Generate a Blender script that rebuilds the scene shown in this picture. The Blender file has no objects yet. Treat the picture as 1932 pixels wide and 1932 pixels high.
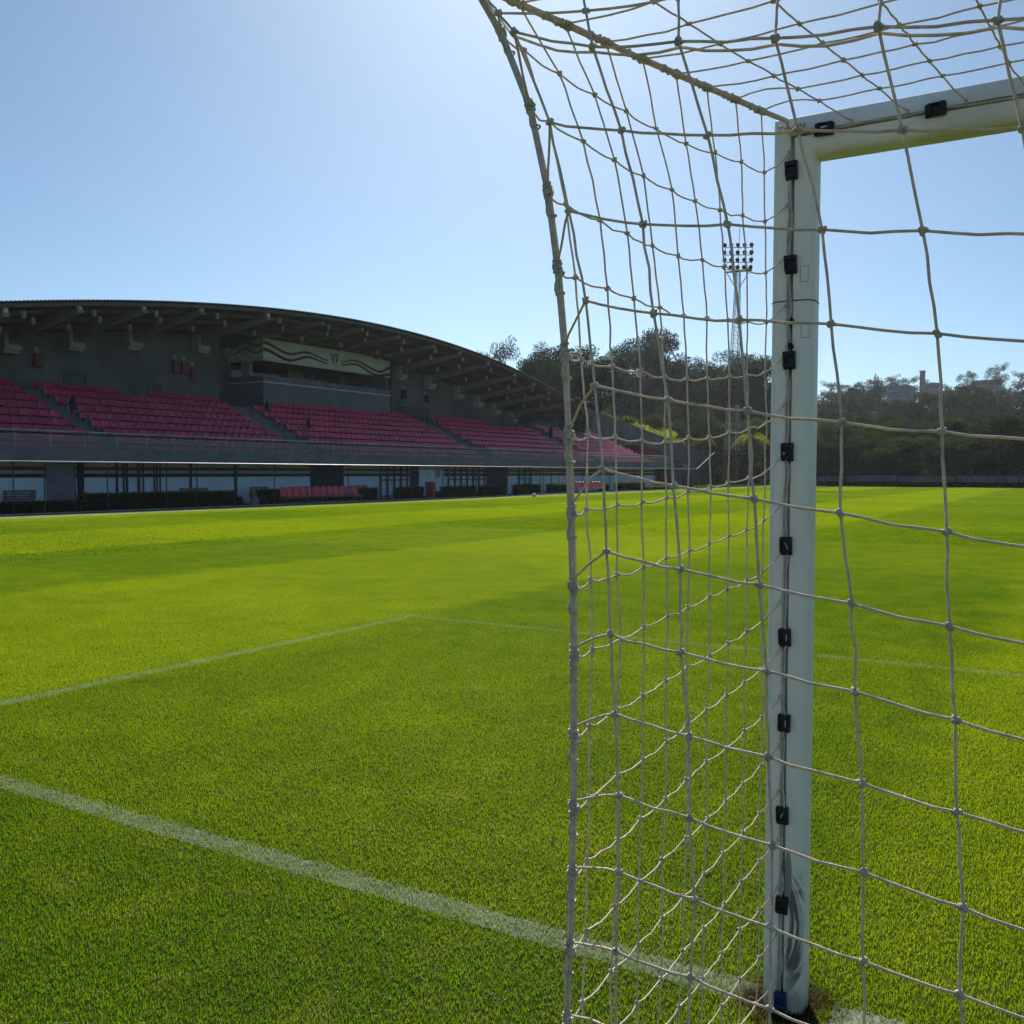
import bpy, bmesh, math, random
import numpy as np
from mathutils import Vector, Matrix
R = math.radians
PI = math.pi
sc = bpy.context.scene
COL = sc.collection
rng = np.random.default_rng(7)
random.seed(7)

# ------------------------------------------------------------------ camera, sky, sun, exposure
CAM = Vector((0.7185, -2.803, 1.56)); YAW, PIT, ROL, FPX = 0.5346, 0.0413, 0.0021, 1817.88
F_ = Vector((-math.sin(YAW)*math.cos(PIT), math.cos(YAW)*math.cos(PIT), -math.sin(PIT)))
R_ = Vector((math.cos(YAW), math.sin(YAW), 0)); U_ = R_.cross(F_)
c_, s_ = math.cos(ROL), math.sin(ROL)
R2, U2 = R_*c_ + U_*s_, U_*c_ - R_*s_
cam = bpy.data.cameras.new('camera'); co = bpy.data.objects.new('camera', cam); COL.objects.link(co)
co.matrix_world = Matrix((( R2.x, U2.x, -F_.x, CAM.x), (R2.y, U2.y, -F_.y, CAM.y), (R2.z, U2.z, -F_.z, CAM.z), (0, 0, 0, 1)))
cam.sensor_width = 36; cam.sensor_fit = 'HORIZONTAL'; cam.lens = 36*FPX/1932
cam.clip_start = 0.05; cam.clip_end = 4000
sc.camera = co
SUN_EL, SUN_AZ = 36.5, 29.0            # degrees, azimuth measured left of +Y
w = bpy.data.worlds.new('World'); sc.world = w; w.use_nodes = True
nt = w.node_tree
bg = nt.nodes['Background']; bg.inputs['Strength'].default_value = 0.073
sky = nt.nodes.new('ShaderNodeTexSky'); sky.sky_type = 'NISHITA'; sky.sun_disc = False
sky.sun_elevation = R(SUN_EL); sky.sun_rotation = R(-SUN_AZ)
sky.air_density = 0.95; sky.dust_density = 2.4; sky.ozone_density = 5.0; sky.altitude = 1800
wb = nt.nodes.new('ShaderNodeMix'); wb.data_type = 'RGBA'; wb.blend_type = 'MULTIPLY'; wb.inputs[0].default_value = 1; wb.inputs[7].default_value = (.92, 1.045, .99, 1)   # camera white balance
nt.links.new(sky.outputs[0], wb.inputs[6]); nt.links.new(wb.outputs[2], bg.inputs[0])
sun = bpy.data.lights.new('sun', 'SUN'); so = bpy.data.objects.new('sun', sun); COL.objects.link(so)
sun.energy = 4.8; sun.angle = R(0.5); sun.color = (1, .95, .86)
sd = Vector((-math.sin(R(SUN_AZ))*math.cos(R(SUN_EL)), math.cos(R(SUN_AZ))*math.cos(R(SUN_EL)), math.sin(R(SUN_EL))))
so.rotation_euler = sd.to_track_quat('Z', 'Y').to_euler()
so.location = (-20, 40, 60)
vs = sc.view_settings; vs.view_transform = 'Standard'; vs.look = 'None'; vs.exposure = 0.47; vs.gamma = 1
sc.cycles.max_bounces = 8; sc.cycles.transparent_max_bounces = 16

# ------------------------------------------------------------------ measuring helpers (photo pixel, 4096 wide -> point on a world plane)
K = 1932/4096
def ray(q, s=K):
    X = q[0]*s-966; Y = 966-q[1]*s
    return F_ + R2*(X/FPX) + U2*(Y/FPX)
def onX(q, X, s=K): d = ray(q, s); return CAM + d*((X-CAM.x)/d.x)
def onY(q, Y, s=K): d = ray(q, s); return CAM + d*((Y-CAM.y)/d.y)
def onZ(q, Z=0, s=K): d = ray(q, s); return CAM + d*((Z-CAM.z)/d.z)
def proj(P):
    d = Vector(P)-CAM; f = d.dot(F_)
    if f < .05: return None
    return ((966+FPX*d.dot(R2)/f)/K, (966-FPX*d.dot(U2)/f)/K, f)

# ------------------------------------------------------------------ object helpers
def tag(o, label=None, cat=None, group=None, kind=None):
    if label: o['label'] = label
    if cat: o['category'] = cat
    if group: o['group'] = group
    if kind: o['kind'] = kind
    return o
def empty(name, loc=(0, 0, 0), rz=0, label=None, cat=None, group=None):
    o = bpy.data.objects.new(name, None); COL.objects.link(o)
    o.location = loc; o.rotation_euler = (0, 0, rz); o.empty_display_size = .2
    return tag(o, label, cat, group)
def copy_tree(o, parent=None):
    c = o.copy(); COL.objects.link(c); c.parent = parent
    for ch in list(o.children): copy_tree(ch, c)
    return c
class MB:
    def __init__(s): s.v = []; s.f = []; s.n = 0; s.m = []; s.cur = 0
    def add(s, v, f):
        v = np.asarray(v, float).reshape(-1, 3); s.v.append(v)
        s.f += [tuple(i+s.n for i in q) for q in f]; s.m += [s.cur]*len(f); s.n += len(v)
    def addn(s, v, f):               # numpy faces (n,4) or (n,3)
        s.add(v, f.tolist())
    def box(s, c, d, rz=0, tilt=None):
        x, y, z = [a/2 for a in d]
        v = [Vector((i*x, j*y, k*z)) for k in (-1, 1) for j in (-1, 1) for i in (-1, 1)]
        m = Matrix.Rotation(rz, 3, 'Z')
        if tilt is not None: m = m @ tilt
        v = [m @ a + Vector(c) for a in v]
        s.add(v, [(0, 2, 3, 1), (4, 5, 7, 6), (0, 1, 5, 4), (2, 6, 7, 3), (0, 4, 6, 2), (1, 3, 7, 5)])
    def b2(s, lo, hi): s.box([(a+b)/2 for a, b in zip(lo, hi)], [abs(b-a) for a, b in zip(lo, hi)])
    def bbox(s, c, d, bev=.003, rz=0, seg=2):
        bm = bmesh.new(); bmesh.ops.create_cube(bm, size=1)
        for v in bm.verts: v.co = Vector((v.co.x*d[0], v.co.y*d[1], v.co.z*d[2]))
        bmesh.ops.bevel(bm, geom=bm.edges[:], offset=bev, segments=seg, affect='EDGES', profile=.6)
        m = Matrix.Rotation(rz, 3, 'Z'); bm.verts.index_update()
        s.add([m @ v.co + Vector(c) for v in bm.verts], [[v.index for v in f.verts] for f in bm.faces]); bm.free()
    def beam(s, a, b, wd, ht, up=(0, 0, 1)):   # box from a to b, wd horizontal, ht vertical-ish
        a, b = Vector(a), Vector(b); d = (b-a).normalized(); sx = d.cross(Vector(up)).normalized(); u = sx.cross(d)
        v = [p + sx*(i*wd/2) + u*(k*ht/2) for p in (a, b) for k in (-1, 1) for i in (-1, 1)]
        s.add(v, [(0, 1, 3, 2), (4, 6, 7, 5), (0, 4, 5, 1), (2, 3, 7, 6), (0, 2, 6, 4), (1, 5, 7, 3)])
    def tube(s, pts, r, n=6, closed=False, cap=True):
        P = np.asarray(pts, float); N = len(P); r = np.broadcast_to(np.asarray(r, float), (N,))
        if closed: T = np.roll(P, -1, 0)-np.roll(P, 1, 0)
        else: T = np.gradient(P, axis=0)
        T /= np.linalg.norm(T, axis=1)[:, None]+1e-12
        ref = np.array([0, 0, 1.]) if abs(T[0][2]) < .9 else np.array([1., 0, 0])
        A = np.zeros((N, 3)); a = np.cross(T[0], ref); a /= np.linalg.norm(a)
        for i in range(N):
            a = a - T[i]*a.dot(T[i]); a /= np.linalg.norm(a)+1e-12; A[i] = a
        B = np.cross(T, A); t = np.arange(n)*2*PI/n
        v = P[:, None] + r[:, None, None]*(np.cos(t)[None, :, None]*A[:, None]+np.sin(t)[None, :, None]*B[:, None])
        f = []
        for i in range(N if closed else N-1):
            j = (i+1) % N
            f += [(i*n+k, i*n+(k+1) % n, j*n+(k+1) % n, j*n+k) for k in range(n)]
        if cap and not closed: f += [tuple(range(n))[::-1], tuple((N-1)*n+k for k in range(n))]
        s.add(v.reshape(-1, 3), f)
    def prism(s, prof, x0, x1, axis=0):         # closed profile in the other two axes, extruded along axis
        n = len(prof)
        def pt(a, p): return {0: (a, p[0], p[1]), 1: (p[0], a, p[1]), 2: (p[0], p[1], a)}[axis]
        v = [pt(x0, p) for p in prof]+[pt(x1, p) for p in prof]
        s.add(v, [tuple(range(n))[::-1], tuple(range(n, 2*n))]+[(i, (i+1) % n, n+(i+1) % n, n+i) for i in range(n)])
    def leaves(s, P, size, flat=0.0):
        P = np.asarray(P, float); n = len(P)
        a = rng.normal(size=(n, 3)); a[:, 2] *= (1-flat); a /= np.linalg.norm(a, axis=1)[:, None]
        b = rng.normal(size=(n, 3)); b -= a*(a*b).sum(1)[:, None]; b /= np.linalg.norm(b, axis=1)[:, None]
        L = (size*rng.uniform(.6, 1.4, n))[:, None]; W = L*.42
        v = np.stack([P-a*L*.5, P+b*W*.5, P+a*L*.5, P-b*W*.5], 1).reshape(-1, 3)
        s.addn(v, np.arange(n*4).reshape(n, 4))
    def build(s, name, m, parent=None, smooth=False, loc=None, recalc=False):
        me = bpy.data.meshes.new(name)
        me.from_pydata(np.concatenate(s.v).tolist() if s.v else [], [], s.f)
        for mm in (m if isinstance(m, (list, tuple)) else [m]): me.materials.append(mm)
        if any(s.m): me.polygons.foreach_set('material_index', s.m)
        if smooth: me.polygons.foreach_set('use_smooth', [True]*len(me.polygons))
        if recalc:
            bm = bmesh.new(); bm.from_mesh(me); bmesh.ops.recalc_face_normals(bm, faces=bm.faces); bm.to_mesh(me); bm.free()
        me.update()
        o = bpy.data.objects.new(name, me); COL.objects.link(o)
        if parent: o.parent = parent
        if loc is not None: o.location = loc
        return o

# ------------------------------------------------------------------ materials
def nodes(name):
    m = bpy.data.materials.new(name); m.use_nodes = True
    return m, m.node_tree, m.node_tree.nodes, m.node_tree.links, m.node_tree.nodes['Principled BSDF']
def mat(name, col, rough=.6, var=.12, scale=3.0, bump=0.0, spec=.35, metal=0.0, bscale=None, col2=None):
    m, t, N, L, b = nodes(name)
    tc = N.new('ShaderNodeTexCoord'); no = N.new('ShaderNodeTexNoise'); no.inputs['Scale'].default_value = scale; no.inputs['Detail'].default_value = 6
    L.new(tc.outputs['Object'], no.inputs['Vector'])
    mx = N.new('ShaderNodeMix'); mx.data_type = 'RGBA'
    c2 = col2 or tuple(c*(1+var*1.6) for c in col); c1 = tuple(c*(1-var*1.6) for c in col) if not col2 else col
    mx.inputs[6].default_value = (*c1, 1); mx.inputs[7].default_value = (*c2, 1)
    cr = N.new('ShaderNodeMapRange'); cr.inputs[1].default_value = .3; cr.inputs[2].default_value = .7
    L.new(no.outputs[0], cr.inputs[0]); L.new(cr.outputs[0], mx.inputs[0]); L.new(mx.outputs[2], b.inputs['Base Color'])
    b.inputs['Roughness'].default_value = rough; b.inputs['Specular IOR Level'].default_value = spec; b.inputs['Metallic'].default_value = metal
    if bump:
        n2 = N.new('ShaderNodeTexNoise'); n2.inputs['Scale'].default_value = bscale or scale*8; n2.inputs['Detail'].default_value = 4
        L.new(tc.outputs['Object'], n2.inputs['Vector'])
        bp = N.new('ShaderNodeBump'); bp.inputs['Strength'].default_value = bump; bp.inputs['Distance'].default_value = .02
        L.new(n2.outputs[0], bp.inputs['Height']); L.new(bp.outputs[0], b.inputs['Normal'])
    return m
def leafmat(name, col, col2, trans, tw=.45, scale=.35, gloss=.03):
    m, t, N, L, b = nodes(name); out = N['Material Output']; N.remove(b)
    g = N.new('ShaderNodeNewGeometry'); no = N.new('ShaderNodeTexNoise'); no.inputs['Scale'].default_value = scale; no.inputs['Detail'].default_value = 5
    L.new(g.outputs['Position'], no.inputs['Vector'])
    cr = N.new('ShaderNodeMapRange'); cr.inputs[1].default_value = .35; cr.inputs[2].default_value = .65; L.new(no.outputs[0], cr.inputs[0])
    mx = N.new('ShaderNodeMix'); mx.data_type = 'RGBA'; mx.inputs[6].default_value = (*col, 1); mx.inputs[7].default_value = (*col2, 1); L.new(cr.outputs[0], mx.inputs[0])
    oi = N.new('ShaderNodeObjectInfo'); vr = N.new('ShaderNodeMapRange'); vr.inputs[3].default_value = .55; vr.inputs[4].default_value = 1.7; L.new(oi.outputs['Random'], vr.inputs[0])   # each plant its own tone
    hs = N.new('ShaderNodeHueSaturation'); L.new(mx.outputs[2], hs.inputs['Color']); L.new(vr.outputs[0], hs.inputs['Value'])
    d = N.new('ShaderNodeBsdfDiffuse'); L.new(hs.outputs[0], d.inputs[0])
    ht = N.new('ShaderNodeHueSaturation'); ht.inputs['Color'].default_value = (*trans, 1); L.new(vr.outputs[0], ht.inputs['Value'])
    tr = N.new('ShaderNodeBsdfTranslucent'); L.new(ht.outputs[0], tr.inputs[0])
    gl = N.new('ShaderNodeBsdfGlossy'); gl.inputs['Roughness'].default_value = .45; gl.inputs[0].default_value = (.8, .8, .8, 1)
    a = N.new('ShaderNodeMixShader'); a.inputs[0].default_value = tw; L.new(d.outputs[0], a.inputs[1]); L.new(tr.outputs[0], a.inputs[2])
    a2 = N.new('ShaderNodeMixShader'); a2.inputs[0].default_value = gloss; L.new(a.outputs[0], a2.inputs[1]); L.new(gl.outputs[0], a2.inputs[2])
    L.new(a2.outputs[0], out.inputs[0])
    return m

# turf colour from the place itself: mowing bands, painted lines, worn soil by the post.  Shared by the ground sheet and the blades.
LINES = [(-30.9, -29.2, -8, 113, .62), (-29.4, -0.10, -0.06, 0.06, .30), (0.13, 12, -0.06, 0.06, .48), (-5.55, -5.43, 0, 5.6, .30), (-5.55, 14, 5.49, 5.61, .20)]
def turf_nodes(m, base_dark, base_lite, paint):
    N = m.node_tree.nodes; L = m.node_tree.links
    def M(op, a, b=None, c=None):
        n = N.new('ShaderNodeMath'); n.operation = op
        for i, v in enumerate((a, b, c)):
            if v is None: continue
            if isinstance(v, (int, float)): n.inputs[i].default_value = v
            else: L.new(v, n.inputs[i])
        return n.outputs[0]
    def noise(scale, det=4, vec=None):
        n = N.new('ShaderNodeTexNoise'); n.inputs['Scale'].default_value = scale; n.inputs['Detail'].default_value = det
        L.new(vec or g.outputs['Position'], n.inputs['Vector']); return n.outputs[0]
    def mr(v, a, b, c=0, d=1):
        n = N.new('ShaderNodeMapRange'); n.inputs[1].default_value = a; n.inputs[2].default_value = b; n.inputs[3].default_value = c; n.inputs[4].default_value = d
        L.new(v, n.inputs[0]); return n.outputs[0]
    g = N.new('ShaderNodeNewGeometry'); sp = N.new('ShaderNodeSeparateXYZ'); L.new(g.outputs['Position'], sp.inputs[0])
    X, Y = sp.outputs[0], sp.outputs[1]
    jit = M('MULTIPLY', M('SUBTRACT', noise(1.3), .5), .9)
    s1 = M('SINE', M('MULTIPLY', M('ADD', X, jit), 2*PI/11)); s2 = M('SINE', M('MULTIPLY', M('ADD', Y, jit), 2*PI/13))
    b1 = mr(s1, -.12, .12); b2 = mr(s2, -.2, .2)
    band = M('ADD', M('MULTIPLY', b1, .42), M('MULTIPLY', b2, .16))
    band = M('ADD', band, M('MULTIPLY', mr(noise(.25, 3), .3, .7), .18))
    band = M('ADD', band, M('MULTIPLY', M('SUBTRACT', mr(noise(2.2, 5), .3, .7), .5), .38)); band = M('ADD', band, M('MULTIPLY', M('SUBTRACT', mr(noise(.8, 4), .3, .7), .5), .24)); band = M('ADD', band, .13)
    mx = N.new('ShaderNodeMix'); mx.data_type = 'RGBA'; mx.inputs[6].default_value = (*base_dark, 1); mx.inputs[7].default_value = (*base_lite, 1); L.new(band, mx.inputs[0])
    col = mx.outputs[2]
    # dry flecks
    dry = mr(noise(4.5, 7), .56, .74, 0, .42)
    mx = N.new('ShaderNodeMix'); mx.data_type = 'RGBA'; mx.inputs[7].default_value = (base_lite[0]*1.05, base_lite[1]*.85, base_lite[2]*3+.01, 1); L.new(dry, mx.inputs[0]); L.new(col, mx.inputs[6]); col = mx.outputs[2]
    # lines
    ej = M('MULTIPLY', M('SUBTRACT', noise(38, 2), .5), .05); Xj, Yj = M('ADD', X, ej), M('ADD', Y, ej)
    worn = mr(noise(7, 5), .25, .65, .35, 1)
    tot = None
    for x0, x1, y0, y1, st in LINES:
        a = M('MULTIPLY', M('MULTIPLY', M('GREATER_THAN', Xj, x0), M('LESS_THAN', Xj, x1)), M('MULTIPLY', M('GREATER_THAN', Yj, y0), M('LESS_THAN', Yj, y1)))
        a = M('MULTIPLY', a, st); tot = a if tot is None else M('MAXIMUM', tot, a)
    tot = M('MULTIPLY', tot, worn)
    mx = N.new('ShaderNodeMix'); mx.data_type = 'RGBA'; mx.inputs[7].default_value = (*paint, 1); L.new(tot, mx.inputs[0]); L.new(col, mx.inputs[6]); col = mx.outputs[2]
    # bare soil round the post foot
    dx = M('MULTIPLY', X, X); dy = M('MULTIPLY', Y, Y); rr = M('SQRT', M('ADD', dx, dy))
    soil = mr(M('ADD', rr, M('MULTIPLY', M('SUBTRACT', noise(14, 3), .5), .18)), .10, .18, .90, 0)
    mx = N.new('ShaderNodeMix'); mx.data_type = 'RGBA'; mx.inputs[7].default_value = (.035, .022, .012, 1); L.new(soil, mx.inputs[0]); L.new(col, mx.inputs[6]); col = mx.outputs[2]
    return col
def make_ground_mat():
    m, t, N, L, b = nodes('turf_ground'); 
    c = turf_nodes(m, (.030, .052, .006), (.060, .085, .008), (.5, .52, .5))
    L.new(c, b.inputs['Base Color']); b.inputs['Roughness'].default_value = .9; b.inputs['Specular IOR Level'].default_value = 0
    return m
def make_blade_mat():
    m, t, N, L, b = nodes('grass_blades'); out = N['Material Output']; N.remove(b)
    c = turf_nodes(m, (.034, .074, .0035), (.066, .112, .0040), (.37, .43, .38))
    tr = turf_nodes(m, (.145, .270, .0045), (.395, .515, .0045), (.34, .40, .34))
    d = N.new('ShaderNodeBsdfDiffuse'); L.new(c, d.inputs[0]); q = N.new('ShaderNodeBsdfTranslucent'); L.new(tr, q.inputs[0])
    gl = N.new('ShaderNodeBsdfGlossy'); gl.inputs['Roughness'].default_value = .42; gl.inputs[0].default_value = (.9, .9, .85, 1)
    a = N.new('ShaderNodeMixShader'); a.inputs[0].default_value = .55; L.new(d.outputs[0], a.inputs[1]); L.new(q.outputs[0], a.inputs[2])
    a2 = N.new('ShaderNodeMixShader'); a2.inputs[0].default_value = .018; L.new(a.outputs[0], a2.inputs[1]); L.new(gl.outputs[0], a2.inputs[2])
    L.new(a2.outputs[0], out.inputs[0]); return m

def cordmat(name, col):
    m = mat(name, col, .85, .14, 60, .5, .2, bscale=700); N = m.node_tree.nodes; L = m.node_tree.links; b = N['Principled BSDF']
    tr = N.new('ShaderNodeBsdfTranslucent'); tr.inputs[0].default_value = (col[0]*1.1, col[1], col[2]*.85, 1); a = N.new('ShaderNodeMixShader'); a.inputs[0].default_value = .16
    L.new(b.outputs[0], a.inputs[1]); L.new(tr.outputs[0], a.inputs[2]); L.new(a.outputs[0], N['Material Output'].inputs[0]); return m
M = {}
M['ground'] = make_ground_mat(); M['blade'] = make_blade_mat()
M['line'] = mat('line_paint', (.40, .44, .40), .9, .2, 30)
M['rope'] = cordmat('net_cord', (.90, .77, .62))
M['cord'] = mat('lacing_cord', (.62, .58, .50), .85, .12, 60, .4, .2, bscale=700)
M['clip'] = mat('clip_plastic', (.012, .013, .018), .45, .2, 30)
M['clipblue'] = mat('clip_blue', (.012, .03, .11), .45, .2, 30)
M['rubber'] = mat('dark_rubber', (.012, .011, .011), .7, .2, 30)
M['conc'] = mat('concrete', (.16, .16, .158), .85, .12, 1.2, .25)
M['concd'] = mat('wall_plaster', (.15, .148, .135), .9, .18, .5, .2)
M['soff'] = mat('beam_concrete', (.25, .24, .21), .85, .10, 1.5, .2)
M['brk'] = mat('bracket_paint', (.42, .40, .33), .8, .10, 1.5)
M['strut'] = mat('strut_white', (.62, .62, .60), .6, .08, 3)
M['roof'] = mat('roof_sheet', (.13, .11, .09), .55, .15, 2, metal=.2)
M['steel'] = mat('galvanised_rail', (.30, .31, .34), .5, .25, 1.2, metal=.3)
M['raild'] = mat('dark_rail', (.05, .055, .065), .5, .1, 4)
M['teal'] = mat('fence_paint', (.012, .026, .03), .5, .15, 4)
M['white'] = mat('white_wall', (.62, .67, .72), .7, .06, 1.5)
M['beige'] = mat('beige_wall', (.34, .33, .26), .8, .08, 1.5)
M['sred'] = mat('red_stripe', (.16, .02, .02), .7, .1, 2)
M['sblack'] = mat('black_stripe', (.012, .014, .018), .7, .1, 2)
M['sign'] = mat('sign_cream', (.66, .65, .54), .7, .06, 1.2)
M['seat'] = mat('seat_red', (.58, .028, .085), .36, .18, .6, spec=.5)
def seatvar(m):
    N = m.node_tree.nodes; L = m.node_tree.links; b = N['Principled BSDF']; src = b.inputs['Base Color'].links[0].from_socket
    oi = N.new('ShaderNodeObjectInfo'); mr = N.new('ShaderNodeMapRange'); mr.inputs[3].default_value = .72; mr.inputs[4].default_value = 1.25; L.new(oi.outputs['Random'], mr.inputs[0])
    h = N.new('ShaderNodeHueSaturation'); L.new(src, h.inputs['Color']); L.new(mr.outputs[0], h.inputs['Value']); L.new(h.outputs[0], b.inputs['Base Color'])
seatvar(M['seat'])
M['seat2'] = mat('bench_seat_red', (.46, .022, .035), .35, .15, 1.5, spec=.5)
M['box_red'] = mat('cabinet_red', (.20, .015, .02), .4, .12, 3)
M['dark'] = mat('dark_opening', (.008, .009, .012), .6, .2, 2)
M['glass'] = mat('dark_glass', (.012, .016, .025), .08, .1, 2, spec=.6)
M['ledge'] = mat('ledge_mauve', (.20, .18, .20), .7, .08, 1.5)
M['boxw'] = mat('press_box_wall', (.19, .19, .20), .85, .1, 1.0, .15)
M['wood'] = mat('bench_wood', (.17, .105, .07), .7, .25, 6, .2)
M['bin'] = mat('bin_red', (.28, .02, .03), .45, .1, 4)
M['bag'] = mat('black_plastic', (.008, .008, .010), .4, .3, 8, .6)
M['hedge'] = leafmat('hedge_leaves', (.018, .035, .012), (.035, .055, .015), (.09, .12, .01), .35, 2.5)
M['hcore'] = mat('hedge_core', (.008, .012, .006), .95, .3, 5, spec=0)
M['bark'] = mat('bark', (.09, .075, .06), .9, .3, 2.5, .5)
M['leafA'] = leafmat('eucalypt_leaves', (.009, .022, .015), (.028, .050, .031), (.030, .065, .025), .20, .3, .012)
M['leafB'] = leafmat('broad_leaves', (.007, .017, .007), (.044, .072, .022), (.075, .11, .012), .24, .45, .012)
M['leafC'] = leafmat('lit_leaves', (.06, .09, .015), (.12, .15, .02), (.44, .50, .03), .55)
M['palm'] = leafmat('palm_leaves', (.03, .05, .010), (.10, .10, .015), (.28, .28, .02), .42, 1.2)
M['hillwood'] = leafmat('hill_leaves', (.007, .019, .013), (.046, .064, .036), (.035, .060, .025), .16, .07, .012)
M['hill'] = mat('hill_soil', (.02, .028, .014), .95, .3, .05, spec=0)
M['mastr'] = mat('mast_red', (.16, .06, .04), .6, .15, 2)
M['mastw'] = mat('mast_white', (.42, .40, .37), .6, .15, 2)
M['masts'] = mat('mast_steel', (.10, .10, .10), .6, .15, 2)
M['lamp'] = mat('floodlight_housing', (.03, .04, .035), .5, .15, 4)
M['bwall'] = mat('distant_wall', (.27, .27, .27), .8, .1, .3)
M['btower'] = mat('tower_brick', (.11, .10, .10), .85, .12, .3)
M['ball'] = mat('ball_white', (.8, .8, .78), .4, .05, 3)
M['barrier'] = mat('barrier_board', (.20, .20, .19), .8, .2, 1.5)
def post_mat():
    m, t, N, L, b = nodes('post_paint')
    tc = N.new('ShaderNodeTexCoord'); sp = N.new('ShaderNodeSeparateXYZ'); L.new(tc.outputs['Object'], sp.inputs[0])
    def Mth(op, a, bb=None):
        n = N.new('ShaderNodeMath'); n.operation = op
        for i, v in enumerate((a, bb)):
            if v is None: continue
            if isinstance(v, (int, float)): n.inputs[i].default_value = v
            else: L.new(v, n.inputs[i])
        return n.outputs[0]
    def noise(vec, s, d=4):
        n = N.new('ShaderNodeTexNoise'); n.inputs['Scale'].default_value = s; n.inputs['Detail'].default_value = d; L.new(vec, n.inputs['Vector']); return n.outputs[0]
    def mr(v, a, bb, c=0, d=1):
        n = N.new('ShaderNodeMapRange'); n.inputs[1].default_value = a; n.inputs[2].default_value = bb; n.inputs[3].default_value = c; n.inputs[4].default_value = d; L.new(v, n.inputs[0]); return n.outputs[0]
    def mix(col, fac, c2):
        x = N.new('ShaderNodeMix'); x.data_type = 'RGBA'; x.inputs[7].default_value = (*c2, 1); L.new(fac, x.inputs[0])
        if isinstance(col, tuple): x.inputs[6].default_value = (*col, 1)
        else: L.new(col, x.inputs[6])
        return x.outputs[2]
    X, Y, Z = sp.outputs
    col = mix((.90, .86, .78), mr(noise(tc.outputs['Object'], 6, 6), .45, .75, 0, .35), (.78, .74, .66))
    # rubbed black arcs low on the back face: rings about a centre left of the post, broken into strokes
    cv = N.new('ShaderNodeCombineXYZ'); 
    rad = Mth('SQRT', Mth('ADD', Mth('POWER', Mth('ADD', X, .22), 2.0), Mth('POWER', Mth('SUBTRACT', Z, .26), 2.0)))
    L.new(Mth('MULTIPLY', rad, 130.0), cv.inputs[0]); L.new(Mth('MULTIPLY', Z, 5.0), cv.inputs[2])
    st = mr(noise(cv.outputs[0], 1.0, 5), .40, .50)
    zone = Mth('MULTIPLY', Mth('MULTIPLY', mr(Z, .02, .12), mr(Z, .43, .36)), Mth('MULTIPLY', mr(X, .004, .016), mr(X, .060, .048)))
    zone = Mth('MULTIPLY', zone, mr(noise(tc.outputs['Object'], 11, 3), .30, .44))
    front = mr(Y, .0, -.01)
    col = mix(col, Mth('MULTIPLY', Mth('MULTIPLY', st, zone), Mth('MULTIPLY', front, .85)), (.02, .02, .022))
    # peeled patch
    pz = Mth('POWER', Mth('DIVIDE', Mth('SUBTRACT', Z, .395), .085), 2.0); px = Mth('POWER', Mth('DIVIDE', Mth('SUBTRACT', X, .015), .011), 2.0)
    pat = mr(Mth('ADD', Mth('ADD', pz, px), Mth('MULTIPLY', noise(tc.outputs['Object'], 25, 3), .8)), 1.38, 1.28)
    col = mix(col, Mth('MULTIPLY', pat, front), (.30, .29, .23))
    # soil splash
    sp_ = Mth('MULTIPLY', mr(Z, .16, .0), mr(noise(tc.outputs['Object'], 18, 6), .3, .7, .2, 1))
    col = mix(col, sp_, (.22, .18, .11))
    L.new(col, b.inputs['Base Color']); b.inputs['Roughness'].default_value = .42; b.inputs['Specular IOR Level'].default_value = .4
    return m
M['post'] = post_mat()
def bar_mat():
    m = mat('bar_paint', (.86, .81, .73), .42, .08, 5)
    return m
M['bar'] = bar_mat()
def guard_mat():
    m, t, N, L, b = nodes('guard_mesh'); out = N['Material Output']; N.remove(b)
    tr = N.new('ShaderNodeBsdfTransparent'); d = N.new('ShaderNodeBsdfDiffuse'); d.inputs[0].default_value = (.30, .28, .29, 1)
    a = N.new('ShaderNodeMixShader'); a.inputs[0].default_value = .36; L.new(tr.outputs[0], a.inputs[1]); L.new(d.outputs[0], a.inputs[2]); L.new(a.outputs[0], out.inputs[0]); return m
M['guard'] = guard_mat()

# ------------------------------------------------------------------ setting: ground, hill, lines
g = MB(); g.add([(-1500, -300, 0), (1500, -300, 0), (1500, 2500, 0), (-1500, 2500, 0)], [(0, 1, 2, 3)])
tag(g.build('ground', M['ground']), kind='structure')
for nm, (x0, x1, y0, y1, st) in zip(['touchline', 'goal_line', 'goal_line', 'goal_area_line', 'goal_area_line'], LINES):
    if nm == 'touchline' or 1:
        b = MB(); b.add([(x0, y0, .004), (x1, y0, .004), (x1, y1, .004), (x0, y1, .004)], [(0, 1, 2, 3)])
        if nm in ('touchline',): tag(b.build(nm, M['line']), kind='structure')
def sm(a, b, x):
    t = np.clip((x-a)/(b-a), 0, 1); return t*t*(3-2*t)
def hill_h(x, y):
    x, y = np.asarray(x, float), np.asarray(y, float)
    h = 21*sm(155, 330, y) + 10*sm(330, 520, y)
    h *= .78+.22*np.sin(x*.018+1.0)
    h += (1.6*np.sin(x*.05)*np.cos(y*.04)+.9*np.sin(x*.11+y*.07))*sm(165, 230, y)
    h += 5*np.exp(-((x+70)/45)**2)*sm(150, 210, y)
    return h-.6*(1-sm(150, 170, y))
xs = np.linspace(-320, 260, 90); ys = np.linspace(150, 640, 60)
gx, gy = np.meshgrid(xs, ys); gz = hill_h(gx, gy)
hv = np.stack([gx, gy, gz], -1).reshape(-1, 3); nx = len(xs)
hf = [(j*nx+i, j*nx+i+1, (j+1)*nx+i+1, (j+1)*nx+i) for j in range(len(ys)-1) for i in range(nx-1)]
h = MB(); h.add(hv, hf); tag(h.build('hill', M['hill'], smooth=True), kind='structure')

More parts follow.
